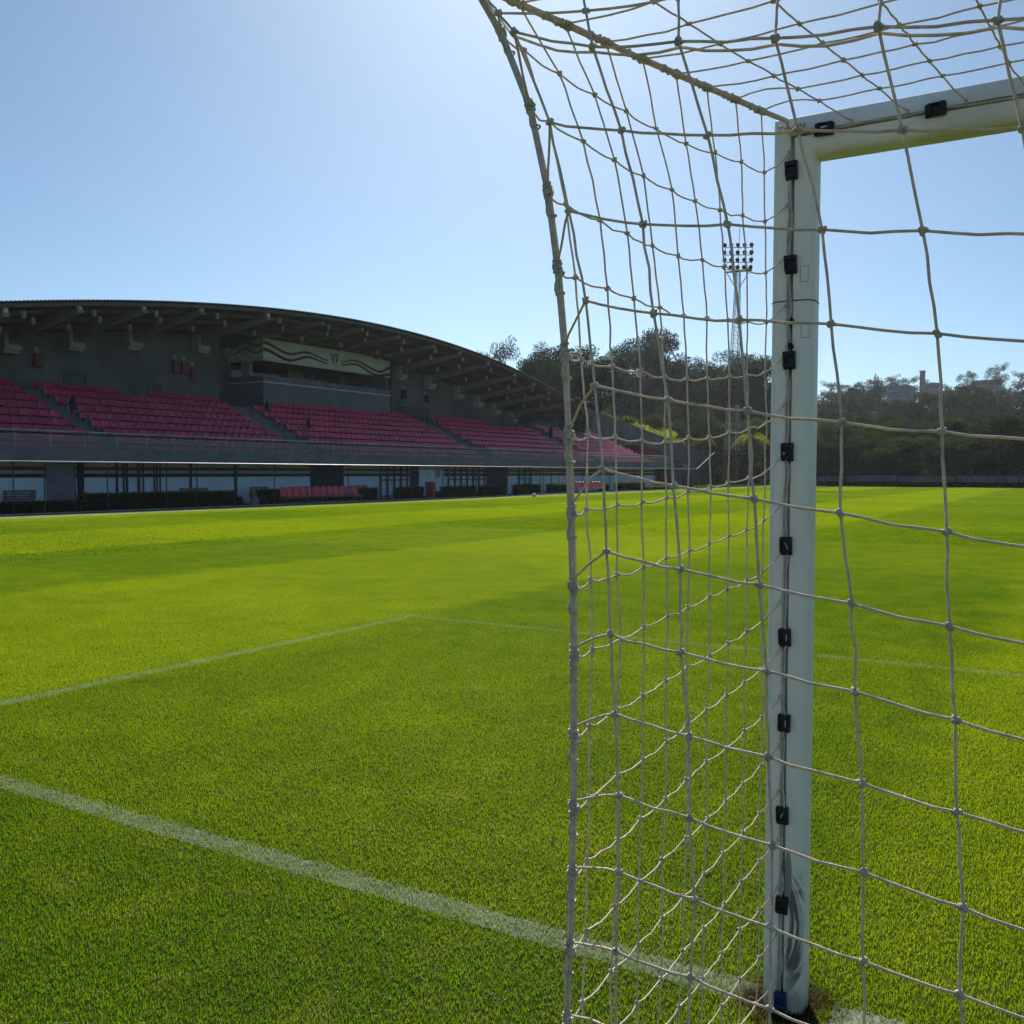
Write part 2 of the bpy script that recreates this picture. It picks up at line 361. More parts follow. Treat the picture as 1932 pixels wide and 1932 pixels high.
# ------------------------------------------------------------------ grass blades (stuff): each object scatters its own tile of blades
def blade_tile(size, n, wid, hgt, lean, seg):
    p = rng.uniform(-size/2, size/2, (n, 2)); a = rng.uniform(0, 2*PI, n); hh = hgt*rng.uniform(.55, 1.25, n); le = lean*rng.uniform(.1, 1, n); la = rng.uniform(0, 2*PI, n)
    ww = wid*rng.uniform(.7, 1.3, n)
    sx, sy = np.cos(a)*ww/2, np.sin(a)*ww/2; dx, dy = np.cos(la)*le*hh, np.sin(la)*le*hh
    z0 = np.zeros(n)
    B0 = np.stack([p[:, 0]-sx, p[:, 1]-sy, z0-.002], 1); B1 = np.stack([p[:, 0]+sx, p[:, 1]+sy, z0-.002], 1)
    T = np.stack([p[:, 0]+dx, p[:, 1]+dy, hh*np.sqrt(np.clip(1-le*le*.6, .08, 1))], 1)
    if seg == 1:
        return np.stack([B0, B1, T], 1).reshape(-1, 3), np.arange(n*3).reshape(n, 3)
    mxp = p + np.stack([dx, dy], 1)*.36; mz = hh*.62
    C0 = np.stack([mxp[:, 0]-sx*.8, mxp[:, 1]-sy*.8, mz], 1); C1 = np.stack([mxp[:, 0]+sx*.8, mxp[:, 1]+sy*.8, mz], 1)
    v = np.stack([B0, B1, C1, C0, T], 1).reshape(-1, 3); i = np.arange(n)*5
    return v, [tuple(q) for q in np.stack([i, i+1, i+2, i+3], 1).tolist()]+[tuple(q) for q in np.stack([i+3, i+2, i+4], 1).tolist()]
def scatter(name, tile, step, x0, x1, y0, y1, keep):
    v, f = tile; b = MB()
    b.add(v, f if isinstance(f, list) else f.tolist()); o = b.build(name, M['blade'])
    ng = bpy.data.node_groups.new(name+'_scatter', 'GeometryNodeTree')
    ng.interface.new_socket('Geometry', in_out='INPUT', socket_type='NodeSocketGeometry'); ng.interface.new_socket('Geometry', in_out='OUTPUT', socket_type='NodeSocketGeometry')
    N, L = ng.nodes, ng.links; gi = N.new('NodeGroupInput'); go = N.new('NodeGroupOutput')
    nxp, nyp = int(round((x1-x0)/step))+1, int(round((y1-y0)/step))+1
    gr = N.new('GeometryNodeMeshGrid'); gr.inputs[0].default_value = (nxp-1)*step; gr.inputs[1].default_value = (nyp-1)*step; gr.inputs[2].default_value = nxp; gr.inputs[3].default_value = nyp
    tf = N.new('GeometryNodeTransform'); L.new(gr.outputs[0], tf.inputs[0]); tf.inputs['Translation'].default_value = ((x0+x1)/2, (y0+y1)/2, 0)
    pos = N.new('GeometryNodeInputPosition'); sp = N.new('ShaderNodeSeparateXYZ'); L.new(pos.outputs[0], sp.inputs[0])
    def cmp(a, val, op):
        n = N.new('ShaderNodeMath'); n.operation = op; L.new(a, n.inputs[0]); n.inputs[1].default_value = val; return n.outputs[0]
    def mul(a, bb):
        n = N.new('ShaderNodeMath'); n.operation = 'MULTIPLY'; L.new(a, n.inputs[0]); L.new(bb, n.inputs[1]); return n.outputs[0]
    geo = tf.outputs[0]
    if keep:
        kx0, kx1, ky0, ky1 = keep          # region to leave out
        ins = mul(mul(cmp(sp.outputs[0], kx0, 'GREATER_THAN'), cmp(sp.outputs[0], kx1, 'LESS_THAN')), mul(cmp(sp.outputs[1], ky0, 'GREATER_THAN'), cmp(sp.outputs[1], ky1, 'LESS_THAN')))
        de = N.new('GeometryNodeDeleteGeometry'); L.new(geo, de.inputs[0]); L.new(ins, de.inputs[1]); geo = de.outputs[0]
    rv = N.new('FunctionNodeRandomValue'); rv.data_type = 'INT'
    ii = [i for i in rv.inputs if i.type == 'INT']; ii[0].default_value = 0; ii[1].default_value = 3
    oi = [q for q in rv.outputs if q.type == 'INT'][0]
    mt = N.new('ShaderNodeMath'); mt.operation = 'MULTIPLY'; L.new(oi, mt.inputs[0]); mt.inputs[1].default_value = PI/2
    cx = N.new('ShaderNodeCombineXYZ'); L.new(mt.outputs[0], cx.inputs[2])
    io = N.new('GeometryNodeInstanceOnPoints'); L.new(geo, io.inputs['Points']); L.new(gi.outputs[0], io.inputs['Instance']); L.new(cx.outputs[0], io.inputs['Rotation'])
    L.new(io.outputs[0], go.inputs[0])
    md = o.modifiers.new('scatter', 'NODES'); md.node_group = ng
    return tag(o, kind='stuff')
NX0, NX1, NY0, NY1 = -15, 9, -4, 20
scatter('grass', blade_tile(1.0, 22000, .0022, .017, 1.25, 2), 1.0, NX0+.5, NX1-.5, NY0+.5, NY1-.5, None)
scatter('grass', blade_tile(2.0, 8000, .011, .028, 1.0, 1), 2.0, -30, 44, -3, 113, (NX0, NX1, NY0, NY1))

# ------------------------------------------------------------------ goal frame
gf = empty('football_goal', (0, 0, 0), 0, 'white football goal with black net clips standing on the goal line', 'goal')
def section(nseg=40, rx=.060, ry=.055):
    pr = []
    t0 = math.asin(.0065/rx)
    for k in range(nseg+1):        # from one lip of the back slot round the front to the other lip
        a = -PI/2 + t0 + (2*PI-2*t0)*k/nseg
        ca, sa = math.cos(a), math.sin(a); e = 3.6
        pr.append((rx*math.copysign(abs(ca)**(2/e), ca) if k not in (0, nseg) else math.copysign(.0065, ca), ry*math.copysign(abs(sa)**(2/e), sa)))
    pr += [(-.0065, -ry+.014), (-.010, -ry+.014), (-.010, -ry+.030), (.010, -ry+.030), (.010, -ry+.014), (.0065, -ry+.014)]
    return pr
SEC = section(); GW, GH = 7.44, 2.50
def post(x, mir):
    b = MB(); n = len(SEC); v = [(p*mir, q, -.02) for p, q in SEC]+[(p*mir, q, GH-p) for p, q in SEC]
    f = [(i, (i+1) % n, n+(i+1) % n, n+i) for i in range(n)]; b.add(v, f)
    return b.build('post', M['post'], gf, smooth=False, loc=(x, 0, 0), recalc=True)
def autosmooth(o, ang=35):
    me = o.data; me.polygons.foreach_set('use_smooth', [True]*len(me.polygons))
    try: me.set_sharp_from_angle(angle=R(ang))
    except Exception: pass
p1 = post(0, 1); p2 = post(GW, -1)
b = MB(); n = len(SEC); v = [(-p, q, GH+p) for p, q in SEC]+[(GW+p, q, GH+p) for p, q in SEC]
b.add(v, [(i, (i+1) % n, n+(i+1) % n, n+i) for i in range(n)]); cb = b.build('crossbar', M['bar'], gf, recalc=True)
for o in (p1, p2, cb): autosmooth(o)
# sleeve joint ring, bolts, label outlines on the near post
def ringpts(z, off): return [(p*(1+off/.06), q*(1+off/.055), z) for p, q in SEC[:41]]
b = MB(); b.tube(ringpts(2.043, .0004), .0016, 5); b.build('joint_ring', M['rubber'], p1)
for z in (1.985, 1.915):
    b = MB(); b.tube([(0, -.062, z), (0, -.040, z)], .0105, 14); b.build('bolt', M['rubber'], p1)
for z, xx in ((2.115, .036), (1.96, .040)):
    b = MB()
    for (x0, z0), (x1, z1) in [((0, -.022), (0, .022)), ((0, .022), (.020, .022)), ((.020, .022), (.020, -.022)), ((.020, -.022), (0, -.022))]:
        yy = lambda x: -.055*(1-(x/.06)**3.6)**(1/3.6)-.0003
        b.tube([(xx-.01+x0+(x1-x0)*u/6, yy(xx-.01+x0+(x1-x0)*u/6), z+z0+(z1-z0)*u/6) for u in range(7)], .0006, 4)
    b.build('sticker_outline', M['barrier'], p1)
def clip_mesh(b, wv=.034, hv=.052):
    b.bbox((0, -.004, 0), (wv, .010, hv), .003)
    b.bbox((0, -.012, hv*.34), (wv, .012, hv*.26), .003); b.bbox((0, -.013, -hv*.30), (wv*.86, .012, hv*.24), .003)
    b.bbox((-wv*.42, -.011, 0), (wv*.16, .010, hv*.7), .002); b.bbox((wv*.42, -.011, 0), (wv*.16, .010, hv*.7), .002)
b = MB(); clip_mesh(b); clip0 = b.build('net_clip', M['clip'], p1, smooth=False)
zs = [onY((1491/K, y/K), -.055).z for y in (323, 500, 680, 853, 1030, 1203, 1365, 1540)]
zb = [onY((1470/K, y/K), -.055).z for y in (1705, 1893)]
for k, z in enumerate(zs+zb):
    c = clip0 if k == 0 else clip0.copy()
    if k: COL.objects.link(c)
    c.parent = p1; c.location = (random.uniform(-.002, .002), -.055, max(z, .035)); c.rotation_euler = (0, random.uniform(-.05, .05), 0)
    if k > len(zs):
        me = c.data.copy(); me.materials[0] = M['clipblue']; c.data = me; c['label'] = 'blue clip low on the post'
for k, (x) in enumerate([onY((1556/K, 243/K), -.055).x, onY((1766/K, 208/K), -.055).x]+[1.05+.4*i for i in range(16)]):
    c = clip0.copy(); COL.objects.link(c); c.parent = cb; c.location = (x, -.055, GH+.001); c.rotation_euler = (0, PI/2+random.uniform(-.05, .05), 0)

# ------------------------------------------------------------------ goal net
net = empty('goal_net', (0, -1.2, 0), 0, 'knotted beige cord net hung from the white goal frame, square mesh with thick edge ropes', 'goal net')
YB = CAM.y+1.43
def W2(q, y): return np.array(onY(q, y, 1.0))       # 1932-wide pixel on plane Y=y
rowsA = [[(970, 60), (1118, 88), (1280, 78), (1462, 72), (1657, 50), (1882, 38)],
 [(1037, 230), (1172, 246), (1335, 255), (1505, 245), (1702, 245), (1928, 240)],
 [(1073, 398), (1213, 423), (1373, 423), (1551, 433), (1741, 435), (1960, 442)],
 [(1105, 567), (1233, 591), (1395, 603), (1568, 611), (1768, 629), (1988, 645)],
 [(1122, 727), (1260, 754), (1410, 775), (1588, 797), (1778, 814), None],
 [(1137, 885), (1270, 916), (1423, 941), (1585, 968), (1786, 1003), None],
 [(1144, 1040), (1284, 1074), (1432, 1103), (1607, 1139), (1791, 1181), None],
 [(1152, 1196), (1284, 1231), (1446, 1266), (1613, 1305), (1803, 1358), None],
 [(1160, 1347), (1300, 1389), (1449, 1428), (1625, 1477), (1805, 1532), None],
 [(1167, 1500), (1301, 1543), (1457, 1595), (1630, 1646), (1817, 1712), None],
 [(1168, 1645), (1310, 1697), (1455, 1750), (1628, 1813), (1810, 1876), None],
 [(1163, 1795), (1303, 1843), (1452, 1903), None, None, None]]
ydep = [YB-.05, YB-.02]+[YB]*10
NC = 53
B = []
for r, (row, y) in enumerate(zip(rowsA, ydep)):
    P = [W2(q, y) for q in row if q]
    while len(P) < NC:
        k = len(P); prev = P[-1]; dz = (P[-1][2]-P[-2][2]) if k < 6 else (P[-1][2]-P[-2][2])*.8
        P.append(prev+np.array([.140+random.uniform(-.004, .004), 0, dz]))
    B.append(P)
while B[-1][0][2] > .17:
    L = B[-1]; B.append([q+np.array([random.uniform(-.004, .004), .004, -.138]) for q in L])
B.append([np.array([q[0], q[1]+.01, .015]) for q in B[-1]])
# corner rope, one knot per mesh row
cpx = [(946, 63), (1000, 202), (1034, 363), (1052, 507), (1066, 665), (1074, 820), (1078, 965), (1081, 1105), (1083, 1235), (1082, 1385), (1082, 1525), (1079, 1650), (1075, 1790), (1070, 1925)]
cy = [-1.08, -1.12, -1.15, -1.17, -1.185]+[-1.195]*9
C = [W2(q, y) for q, y in zip(cpx, cy)]
while C[-1][2] > .17: C.append(C[-1]+np.array([-.004, -.003, -.136]))
C.append(np.array([C[-1][0], C[-1][1], .012]))
# top edge rope knots, post corner (0) to back (8), then the back corner (9)
tpx = [(1483, 226), (1438, 212), (1396, 193), (1346, 173), (1291, 150), (1229, 122), (1160, 88), (1078, 53), (978, 6)]
T = [np.array([-.012, -.075, 2.535])]
for k in range(1, 9):
    d = np.array(ray(tpx[k], 1.0)); best = None      # the point on this sight line one mesh (.14 m) behind the last knot
    for t in np.linspace(1.4, 3.2, 900):
        P = np.array(CAM)+d*t
        if P[1] > T[-1][1]: continue
        e = abs(np.linalg.norm(P-T[-1])-.138)
        if best is None or e < best[0]: best = (e, P)
    T.append(best[1])
TD = T[8]-T[4]; TD = TD/np.linalg.norm(TD)
# smooth the run (a taut rope): straight line with the measured ends
e0, e8 = T[0], T[8]
T = [.35*T[k]+.65*(e0+(e8-e0)*k/8) for k in range(9)]
corner = T[8]+(T[8]-T[6])/2*.95
T.append(corner)
PULL = [corner, corner+np.array([-.10, -.15, .10]), corner+np.array([-1.0, -1.45, .75])]
def seg(b, a, c, r=.0022, sag=.002, n=4, wob=.0009):
    a, c = np.asarray(a), np.asarray(c); ts = np.linspace(0, 1, n+1)
    P = a+(c-a)*ts[:, None]; P[1:-1] += rng.normal(0, wob, (n-1, 3)); P[:, 2] -= sag*4*ts*(1-ts)
    b.tube(P, r, 7, cap=False)
def knot(b, p, s=1.0, ns=16):
    t = np.linspace(0, 2*PI, ns, endpoint=False); rot = Matrix.Rotation(random.uniform(0, 6), 3, Vector(rng.normal(size=3)).normalized())
    P = np.stack([np.sin(t)+2*np.sin(2*t), np.cos(t)-2*np.cos(2*t), -np.sin(3*t)*1.3], 1)*.00185*s
    b.tube((P @ np.array(rot).T)+np.asarray(p), .0029*s, 6, closed=True)
bb = MB()
# upper rows of the back net up to the top edge
def topnode(i, k):
    gx_ = math.exp(-i/3.5); base = T[k]
    return np.array([.14*i+base[0]*gx_, base[1], 2.545+(base[2]-2.545)*(.35+.65*gx_)-.012*math.sin(k/9*PI)])
topback = [topnode(i, 9) for i in range(NC)]
up = []
for fr in (1/3, 2/3): up.append([B[0][i]+(topback[i]-B[0][i])*fr for i in range(NC)])
ALL = [topback, up[1], up[0]]+B
for r, row in enumerate(ALL):
    for i in range(NC):
        s = 1.0 if i < 9 else .95
        knot(bb, row[i], 1.0, 16 if i < 10 else 7)
        if i+1 < NC: seg(bb, row[i], row[i+1], sag=.0025)
        if r+1 < len(ALL): seg(bb, row[i], ALL[r+1][i], sag=0)
for i in range(NC-1): seg(bb, B[0][i]+np.array([0, .012, -.004]), B[0][i+1]+np.array([0, .012, -.004]), sag=.008)
# links from the first column to the corner rope
for k, row in enumerate(B):
    j = min(k+1, len(C)-1) if k < len(B)-1 else len(C)-1
    if k == 0: seg(bb, row[0], C[1], sag=0)
    else: seg(bb, row[0], C[min(k+1, len(C)-1)]+np.array([0, 0, .012]), sag=-.004)
seg(bb, topback[0], corner, sag=0); seg(bb, up[1][0], C[0]+np.array([-.03, 0, .1]), sag=0); seg(bb, up[0][0], C[0], sag=0)
bb.build('back_net', M['rope'], net, smooth=True).location = (0, 1.2, 0)
sb = MB(); S_ = {}
zp = [2.40-.1385*j for j in range(18)]
nrow = min(len(C), len(zp))
for j in range(nrow):
    for k in range(0, 9):            # k meshes away from the post
        s = (k+.45)/9.0
        a = np.array([-.045, -.060, zp[j]]); c = C[j]
        P = a+(c-a)*s
        P[2] += -.030*math.sin(s*PI)*(1 if j < 6 else .5)+random.uniform(-.004, .004)
        P[0] += -.012*math.sin(s*PI)+random.uniform(-.004, .004); P[1] += random.uniform(-.004, .004)
        S_[k, j] = P
for j in range(nrow):
    for k in range(9):
        knot(sb, S_[k, j], .9)
        if k < 8: seg(sb, S_[k, j], S_[k+1, j], 0.0020, .006, wob=.0012)
        if j+1 < nrow: seg(sb, S_[k, j], S_[k, j+1], .0021, 0)
    seg(sb, S_[8, j], C[j], .0021, .010)
    seg(sb, S_[0, j], (-.012, -.060, zp[j]+.045), .0021, .004)
    knot(sb, (-.012, -.062, zp[j]+.045), .8)
for k in range(9):
    seg(sb, S_[k, 0], T[min(k+1, 9)] if k else T[1], .0021, 0)
    seg(sb, S_[k, nrow-1], S_[k, nrow-1]*np.array([1, 1, 0])+np.array([0, 0, .01]), .0021, 0)
sb.build('side_net', M['rope'], net, smooth=True).location = (0, 1.2, 0)
tb = MB(); NT = 52
for i in range(1, NT+1):
    for k in range(1, 10):
        a = topnode(i, k)
        if k < 9: knot(tb, a, .9, 14 if i < 16 else 6)
        if k < 9: seg(tb, a, topnode(i, k+1), .0021, 0)
        if k < 9 and i < NT: seg(tb, a, topnode(i+1, k), .0021, .002)
    seg(tb, topnode(i, 1), (.14*i+.02, -.058, GH+.012), .0021, .004)
    knot(tb, (.14*i+.02, -.060, GH+.012), .7, 8)
for k in range(1, 9): seg(tb, T[k], topnode(1, k), .0021, -.012 if k < 3 else .004)
tb.build('top_net', M['rope'], net, smooth=True).location = (0, 1.2, 0)
def bundle(b, pts, R0=.0040, strand=.0038, n=3, turns=1.2, per=14):
    P = np.asarray(pts); d = np.r_[0, np.cumsum(np.linalg.norm(np.diff(P, axis=0), axis=1))]
    u = np.linspace(0, d[-1], int(d[-1]*90)+6); Q = np.stack([np.interp(u, d, P[:, a]) for a in range(3)], 1)
    ker = np.ones(7)/7
    for a in range(3): Q[3:-3, a] = np.convolve(Q[:, a], ker, 'valid')
    Tn = np.gradient(Q, axis=0); Tn /= np.linalg.norm(Tn, axis=1)[:, None]
    A = np.cross(Tn, [.3, .9, .2]); A /= np.linalg.norm(A, axis=1)[:, None]; Bn = np.cross(Tn, A)
    for s in range(n):
        ph = 2*PI*s/n+u*turns*2+.5*np.sin(u*5+s)
        b.tube(Q+R0*(np.cos(ph)[:, None]*A+np.sin(ph)[:, None]*Bn), strand, 8)
def lash(b, p, d, r=.0082):
    d = np.asarray(d)/np.linalg.norm(d); A = np.cross(d, [.3, .9, .2]); A /= np.linalg.norm(A); Bn = np.cross(d, A)
    for off, rr in ((0, r), (.007, r*1.06), (-.007, r), (-.05, r*.98), (.016, r*.9)):
        t = np.linspace(0, 2*PI, 14, endpoint=False); til = random.uniform(-.004, .004)
        P = np.asarray(p)+d*off+rr*(np.cos(t)[:, None]*A+np.sin(t)[:, None]*Bn)+d*(til*np.cos(t))[:, None]
        b.tube(P, .0021, 6, closed=True)
    for s in (0, 2.1, 4.2): knot(b, np.asarray(p)+(math.cos(s)*A+math.sin(s)*Bn)*r*.8+d*random.uniform(-.02, .01), .9)
    t = np.linspace(0, 1, 6); P = np.asarray(p)+d[None]*(-.05+.05*t)[:, None]+(r*np.cos(4*t))[:, None]*A+(r*np.sin(4*t))[:, None]*Bn
    b.tube(P, .003, 6)
cr = MB(); bundle(cr, [corner]+C)
for j, p in enumerate(C[:-1]): lash(cr, p, (C[j-1] if j else corner)-C[j+1])
cr.build('corner_rope', M['rope'], net, smooth=True).location = (0, 1.2, 0)
tr_ = MB(); bundle(tr_, T)
for k in range(1, 9): lash(tr_, T[k], T[k-1]-T[k+1], .0080)
tr_.tube([T[0], (-.005, -.064, 2.50), (.05, -.062, 2.505), (.11, -.060, 2.508)], .005, 7); lash(tr_, T[0]+np.array([.03, 0, -.02]), (1, 0, 0), .009)
tr_.build('top_edge_rope', M['rope'], net, smooth=True).location = (0, 1.2, 0)
pr_ = MB(); bundle(pr_, PULL, .004, .004, 2); lash(pr_, PULL[1], PULL[0]-PULL[2], .008)
for k in range(5):
    a = PULL[1]; pr_.tube([a, a+np.array([random.uniform(-.02, .01), 0, -.03]), a+np.array([random.uniform(-.03, .02), random.uniform(-.01, .01), -.06-.015*k])], .0012, 4)
pr_.build('tension_rope', M['rope'], net, smooth=True).location = (0, 1.2, 0)
# lacing down the slot and along the crossbar
lc = MB()
for dx in (-.008, -.002):
    P = [(dx+random.uniform(-.003, .003), -.059+random.uniform(-.002, .001), z) for z in np.arange(.06, 2.5, .06)]; lc.tube(P, .0026, 6)
for k in range(10):
    z = .2+k*.235; lc.tube([(-.01, -.062, z), (.004, -.066, z-.03), (.005, -.066, z-.07), (-.008, -.062, z-.11)], .0022, 6)
lc.tube([(x, -.059+random.uniform(-.002, .001), GH+random.uniform(-.004, .004)) for x in np.arange(.05, 7.3, .08)], .0026, 6)
lc.build('lacing_cord', M['cord'], net, smooth=True).location = (0, 1.2, 0)
# stanchion that the tension rope is tied to (beside the camera)
st = MB(); e = PULL[-1]; st.tube([(e[0], e[1], -.02), (e[0], e[1], e[2]+.06)], .035, 14); sto = st.build('net_stanchion', M['steel'])
tag(sto, 'grey steel pole behind the goal holding the net tension rope', 'pole')

# ------------------------------------------------------------------ grandstand
XP, XW, XT, XR, XG, XC = -34.0, -42.8, -36.9, -37.2, -35.0, -45.3      # parapet, back wall, roof front, beam tips, ground-floor wall
stand = empty('grandstand', (XG, 40, 0), 0, 'long grandstand with arched corrugated roof, press box and white lower wall beyond the touchline', 'grandstand')
def sb_(name, m, b, par=None, **k):
    o = b.build(name, m, par or stand, **k); o.matrix_parent_inverse = Matrix.Identity(4); o.location = -Vector((XG, 40, 0)) if par is None else o.location; return o
Y0, YE = 4.0, onX((2679, 1840), XP).y
ZS, ZPT, ZRL = 1.99, 2.50, 3.13
def zdeck(r): return 3.48+.388*(r-2)-.50
ROWX = [-34.9-.85*r for r in range(9)]
# stairs in the seating (gaps in Y)
STAIR = [(24.0, .75), (36.25, 1.65), (54.2, 1.7), (71.5, 1.6)]
b = MB()
for r in range(9):
    x1 = ROWX[r]+.45; x0 = x1-.85 if r < 8 else XW
    b.b2((x0, Y0, (zdeck(r)-.5) if r else ZS), (x1, YE, zdeck(r)))
b.b2((ROWX[0]+.451, Y0, ZS), (XP-.13, YE, zdeck(0)-.003))
sb_('terrace', M['conc'], b)
for y, wd in STAIR:
    for r in range(1, 9):
        b = MB(); x1 = ROWX[r]+.45
        b.b2((x1+.003, y+.02, zdeck(r-1)+.002), (x1+.38, y+wd-.02, zdeck(r-1)+.194))
        sb_('step', M['conc'], b)
b = MB(); b.b2((XP-.12, Y0, ZS-.02), (XP, YE, ZPT)); sb_('parapet', M['conc'], b)
b = MB(); b.tube([(XP-.06, Y0, ZRL), (XP-.06, YE, ZRL)], .04, 10); b.tube([(XP-.06, Y0, ZRL-.17), (XP-.06, YE, ZRL-.17)], .02, 8)
y = Y0
while y < YE: b.tube([(XP-.06, y, ZPT-.02), (XP-.06, y, ZRL)], .018, 6); y += 1.5
sb_('guard_rail', M['steel'], b)
b = MB(); b.b2((XP-.075, Y0, ZPT+.02), (XP-.045, YE, ZRL-.19)); sb_('guard_panel', M['guard'], b)
# roof line along the front edge, read off the photo on the plane of the roof front
rp = [onX(q, XT) for q in [(0, 1203), (200, 1200), (400, 1197), (700, 1208), (1000, 1222), (1262, 1250), (1500, 1290), (1850, 1390), (2000, 1448), (2150, 1518), (2250, 1575), (2345, 1640)]]
rpy = [p.y for p in rp]; rpz = [p.z for p in rp]
pf = np.polyfit(rpy, rpz, 4)
YR0, YR1 = 10.0, rpy[-1]
def zf(y):
    y = np.asarray(y, float); z = np.polyval(pf, np.clip(y, rpy[0], YR1)); return z-(np.clip(rpy[0]-y, 0, None))*.19
ys_ = np.arange(YR0, YR1, .055); n = len(ys_)
xs_ = [XT, XT-1.5, XT-3, XT-4.5, XC-.3]
ph = np.sin(ys_*2*PI/.19)*.022
b = MB(); v = []
for side in (0, -.035):
    for x in xs_: v.append(np.stack([np.full(n, x), ys_, zf(ys_)-.17*(XT-x)+ph+side], 1))
f = []; m_ = len(xs_)
for s_i in (0, 1):
    for a in range(m_-1):
        for k in range(n-1):
            q = ((s_i*m_+a)*n+k, (s_i*m_+a)*n+k+1, (s_i*m_+a+1)*n+k+1, (s_i*m_+a+1)*n+k); f.append(q if s_i else q[::-1])
f += [(k, k+1, m_*n+k+1, m_*n+k) for k in range(n-1)]
b.add(np.concatenate(v), f); sb_('roof', M['roof'], b)
b = MB()
yy = np.linspace(YR0, YR1-.1, 50)
for x in (XT-.25, XT-1.5, XT-3.0, XT-4.5):
    b = MB()
    for k in range(len(yy)-1):
        z0, z1 = zf(yy[k])-.17*(XT-x)-.13, zf(yy[k+1])-.17*(XT-x)-.13
        b.beam((x, yy[k], float(z0)), (x, yy[k+1]+.01, float(z1)), .09, .15)
    sb_('purlin', M['roof'], b)
tips = [(323, 1250), (579, 1250), (810, 1255), (1076, 1280), (1293, 1297), (1450, 1320), (1597, 1341), (1738, 1379), (1844, 1408), (1955, 1445), (2063, 1484), (2138, 1517), (2200, 1555), (2265, 1592)]
tipP = [onX(q, XR) for q in tips]
tipP = [Vector((XR, tipP[0].y-3.4*k, float(zf(tipP[0].y-3.4*k))-.62)) for k in (3, 2, 1)]+tipP
YC0, YC1 = onX((880, 1500), XW).y, onX((1567, 1540), XW).y
for tp in tipP:
    XE = XC if YC0 < tp.y < YC1 else XW
    zt = min(tp.z, float(zf(tp.y))-.55)
    za, zbk = zt, zt-(.95 if XE == XW else .80)
    bm_ = MB()
    bm_.prism([(XR, za), (XR, za+.34), (XE, zbk+.62), (XE, zbk), (XE+1.0, zbk+.02)][::-1], tp.y-.14, tp.y+.14, 1) if False else None
    v = []
    for yv in (tp.y-.14, tp.y+.14):
        v += [(XR, yv, za), (XR, yv, za+.17), (XE, yv, zbk+.62), (XE, yv, zbk)]
    bm_.add(v, [(0, 1, 2, 3), (7, 6, 5, 4), (0, 4, 5, 1), (1, 5, 6, 2), (2, 6, 7, 3), (3, 7, 4, 0)])
    bo = sb_('roof_beam', M['soff'], bm_)
    k_ = MB(); k_.b2((XE, tp.y-.42, zbk-.36), (XE+.62, tp.y+.42, zbk-.10)); k_.b2((XE, tp.y-.36, zbk-.095), (XE+.5, tp.y-.145, zbk+.55)); k_.b2((XE+.02, tp.y-.40, zbk-.50), (XE+.5, tp.y+.40, zbk-.365))
    ko = k_.build('bracket', M['brk'], bo)
    for x in (XR-.10, XT-1.5, XT-3.0, XT-4.5):
        fr = (XR-x)/(XR-XE); zb_ = za+.17+(zbk+.62-za-.17)*fr; ztop = float(zf(tp.y))-.17*(XT-x)-.20
        if ztop-zb_ < .12: continue
        q = MB(); q.b2((x-.09, tp.y-.09, zb_-.01), (x+.09, tp.y+.09, ztop)); q.build('strut', M['strut'] if x > XT-.6 else M['brk'], bo)
    # hanging lamp cans between the beams
for k in range(len(tipP)-1):
    a, c = tipP[k], tipP[k+1]
    for fr, x in ((.35, XT-1.0), (.7, XT-2.2), (.5, XT-3.6)):
        y = a.y+(c.y-a.y)*fr; z = float(zf(y))-.17*(XT-x)-.20
        q = MB(); q.tube([(x, y, z), (x, y, z-.30)], .10, 10); o = sb_('ceiling_lamp', M['brk'], q)
# back wall: rises to the roof, then runs on past the roof's end with a sloping top
wl = [onX(q, XW) for q in [(2353, 1632), (2405, 1666), (2731, 1777), (2838, 1817)]]
def wtop(y, x=XW): return float(zf(y))-.17*(XT-x)-.04
top = [(Y0, 6.6)]+[(y, wtop(y)) for y in np.linspace(YR0, YC0, 10)]
b = MB(); b.prism([(Y0, -.1)]+top+[(YC0, -.1)], XW-.3, XW, 0); sb_('back_wall', M['concd'], b, recalc=True)
top = [(y, wtop(y)) for y in np.linspace(YC1, YR1-2, 10)]+[(YR1+5, wl[0].z-.2), (wl[0].y, wl[0].z), (wl[2].y, wl[2].z), (wl[3].y, wl[3].z)]
b = MB(); b.prism([(YC1, -.1)]+top+[(wl[3].y, -.1)], XW-.3, XW, 0); sb_('back_wall', M['concd'], b, recalc=True)
b = MB(); b.prism([(YC0, -.1)]+[(y, wtop(y, XC)) for y in np.linspace(YC0, YC1, 8)]+[(YC1, -.1)], XC-.3, XC, 0); sb_('recess_wall', M['concd'], b, recalc=True)
b = MB(); b.b2((XC-.3, YC0-.3, -.1), (XW-.303, YC0-.003, wtop(YC0, XC)-.3)); b.b2((XC-.3, YC1+.003, -.1), (XW-.303, YC1+.3, wtop(YC1, XC)-.3)); sb_('recess_side', M['concd'], b)
b = MB(); b.b2((XC+.003, YC0, zdeck(8)-.4), (XW-.003, YC1, zdeck(8)-.004)); sb_('landing', M['conc'], b)
# end wall of the terrace
b = MB(); b.b2((XW+.003, YE-.25, 0), (XP-.125, YE, zdeck(0)-.05)); sb_('end_wall', M['concd'], b)
rb = [onX(q, -38.5) for q in [(2558, 1780), (2646, 1803), (2558, 1815), (2646, 1818)]]
b = MB(); b.prism([(rb[0].y, rb[0].z), (rb[1].y, rb[1].z), (rb[1].y, rb[3].z-1.2), (rb[0].y, rb[2].z-1.2)], -40.5, -38.5, 0); ro = sb_('stair_cover', M['box_red'], b, recalc=True); ro['label'] = 'red sloping cover at the far end of the terrace'
